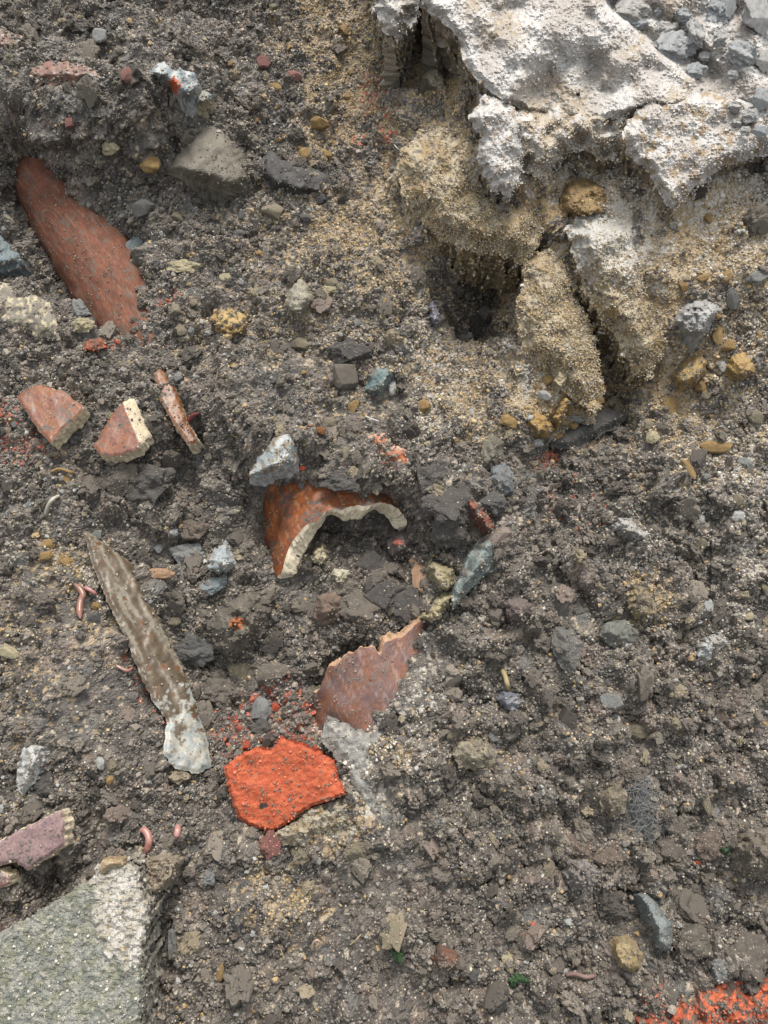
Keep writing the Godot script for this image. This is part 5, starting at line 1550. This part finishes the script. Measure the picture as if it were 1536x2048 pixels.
func _ready() -> void:
	rng.seed = 4711
	# camera
	var cam := Camera3D.new()
	cam.name = "camera"
	cam.fov = FOVY
	cam.near = 0.02
	cam.far = 200.0
	cam.position = Vector3(0, sin(deg_to_rad(PITCH)), cos(deg_to_rad(PITCH))) * DIST
	cam.rotation_degrees = Vector3(-PITCH, 0, 0)
	cam.current = true
	add_child(cam)
	# an overcast sky and a weak, wide sun
	var env := Environment.new()
	env.background_mode = Environment.BG_SKY
	var sky := Sky.new()
	var sm := ProceduralSkyMaterial.new()
	sm.sky_top_color = Color(0.93, 0.95, 0.97)
	sm.sky_horizon_color = Color(0.58, 0.60, 0.62)
	sm.sky_curve = 0.45
	sm.ground_bottom_color = Color(0.2, 0.18, 0.16)
	sm.ground_horizon_color = Color(0.5, 0.5, 0.5)
	sky.sky_material = sm
	env.sky = sky
	env.tonemap_mode = Environment.TONE_MAPPER_LINEAR
	env.background_energy_multiplier = 0.44
	env.tonemap_exposure = 4.7
	env.sdfgi_enabled = true
	env.ssao_enabled = true
	env.ssil_enabled = true
	var we := WorldEnvironment.new()
	we.name = "sky"
	we.environment = env
	add_child(we)
	var sun := DirectionalLight3D.new()
	sun.name = "sun"
	sun.light_energy = 0.5
	sun.light_angular_distance = 22.0
	sun.light_color = Color(1.0, 0.98, 0.955)
	sun.shadow_enabled = true
	sun.rotation_degrees = Vector3(-70, 165, 0)
	add_child(sun)

	make_materials()
	make_relief()
	make_ground()
	scatter_crumbs(480000)
	scatter_clods(15000)
	add_footing()
	add_sand_bank()
	add_pipes()
	add_shards()
	add_brick_and_block()
	var sd := 900
	for a in outlined():
		sd += 3
		var opt := soil_piece_options(a[7], a[3])
		var base: Callable = mottled(a[4], a[5], 34.0, sd, a[6], 0.14)
		if opt.has("spot"):
			var sp: Array = opt.spot
			var spot_n := noise(FastNoiseLite.TYPE_SIMPLEX, 9.0, 2, sd)
			opt.tone = func(q: Vector2, e: float, t: float) -> Color:
				var r := Vector2((q.x - sp[0]) / sp[2], (q.y - sp[1]) / sp[3]).length() + 0.5 * spot_n.get_noise_2dv(q)
				return sp[4] * (0.85 + 0.3 * t) if r < 1.0 else base.call(q, e, t)
		else:
			opt.tone = base
		opt.side = a[5] * 0.8
		opt.mat = mat_leaf if opt.has("leaf") else mat_stone
		if opt.has("leaf"):
			opt.flare = 0.0
			opt.dust = 0
		tag(slab(self, a[0], a[3], opt), a[2], a[1])
	for a in LOOSE:
		var cat: String = {"pebble": "pebble", "stone": "stone", "clay_lump": "clay", "soil_clod": "clod"}[a[0]]
		var o := stone(a[0], a[1], a[2], a[3], a[4], a[5], a[6], loose_colour(a[7]), a[8], cat, "", 0.4 if cat == "clod" else 0.32)
		if a[7] == "coal":
			o.material_override = stone_mat(loose_colour("coal"), true)
	scatter_pebbles()
	add_worms_and_threads()
	finish_crumbs()

const LOOK := {"ochre": "ochre", "tan": "tan", "white": "white", "cream": "cream", "grey": "pale grey", "greybrown": "dark grey", "earth": "earth brown", "brown": "reddish brown", "red": "brick red"}

# smaller pebbles, each a thing of its own, where the photograph shows them strewn
func scatter_pebbles() -> void:
	var zones := [
		["pebble", "small %s pebble strewn in the gully above the dark slate lump", "ochre pebbles of the gully", [440, 10, 720, 330], 26, ["ochre", "ochre", "tan"], 5, 11, "angular"],
		["pebble", "small %s pebble on the sandy bank under the concrete", "ochre lumps of the sandy bank", [1060, 400, 1536, 900], 34, ["ochre", "ochre", "ochre", "tan"], 5, 12, "angular"],
		["pebble", "small %s pebble on the slope beside the cave", "pale chips beside the cave", [770, 590, 960, 900], 24, ["white", "cream", "ochre", "cream"], 4, 9, "angular"],
		["pebble", "small %s pebble on the heap between the gullies", "chips of the ochre heap", [1010, 720, 1210, 880], 26, ["ochre", "ochre", "white", "cream"], 4, 11, "angular"],
		["pebble", "small %s pebble on the gritty bank edge", "pale stones of the gritty bank", [1400, 880, 1560, 1260], 20, ["grey", "white", "tan", "cream"], 5, 13, "round"],
		["pebble", "small %s pebble in the sandy soil above the shards", "small stones above the shards", [300, 400, 720, 820], 24, ["tan", "greybrown", "ochre", "grey"], 5, 12, "angular"],
		["pebble", "small %s pebble in the loose crumbly bank", "small stones of the loose bank", [880, 1000, 1530, 2040], 36, ["earth", "tan", "greybrown", "earth", "brown"], 6, 15, "angular"],
		["pebble", "small %s pebble in the loose bank", "red crumbs of the loose bank", [900, 1250, 1530, 2040], 8, ["red"], 3, 6, "angular"],
		["pebble", "small %s pebble around the orange red brick end", "red crumbs around the brick end", [430, 1410, 640, 1500], 10, ["red"], 4, 11, "angular"],
		["pebble", "small %s pebble in the hollow beside the pipe", "small stones of the hollow", [250, 1030, 640, 1420], 20, ["greybrown", "grey", "tan", "earth"], 5, 13, "angular"],
		["pebble", "small %s pebble in the soil plateau or black soil", "small stones of the soil plateau", [0, 1080, 220, 1600], 10, ["tan", "ochre", "greybrown"], 4, 9, "round"],
		["pebble", "small %s pebble in the dark soil below the red brick", "small stones below the brick", [380, 1680, 900, 2040], 14, ["earth", "greybrown", "tan"], 4, 10, "angular"],
		["pebble", "small %s pebble on the soil hump or slope above it", "small stones of the soil hump", [0, 20, 440, 340], 12, ["greybrown", "tan", "earth", "cream"], 4, 9, "angular"],
		["pebble", "small %s pebble in the soil around the glazed shards", "small stones around the shards", [0, 660, 420, 1020], 14, ["greybrown", "tan", "grey", "earth"], 4, 10, "angular"]]
	for z in zones:
		var b: Array = z[3]
		for k in z[4]:
			var x := rng.randf_range(b[0], b[2])
			var y := rng.randf_range(b[1], b[3])
			if gs[gi(x, y)] > 0.6:
				continue
			var r := lerpf(z[6], z[7], pow(rng.randf(), 2.0))
			var key: String = z[5][rng.randi_range(0, z[5].size() - 1)]
			stone(z[0], x, y, r * rng.randf_range(0.85, 1.3), r * rng.randf_range(0.7, 1.0), rng.randf() * 180.0, z[8], loose_colour(key), z[1] % LOOK[key], "pebble", z[2], 0.3)
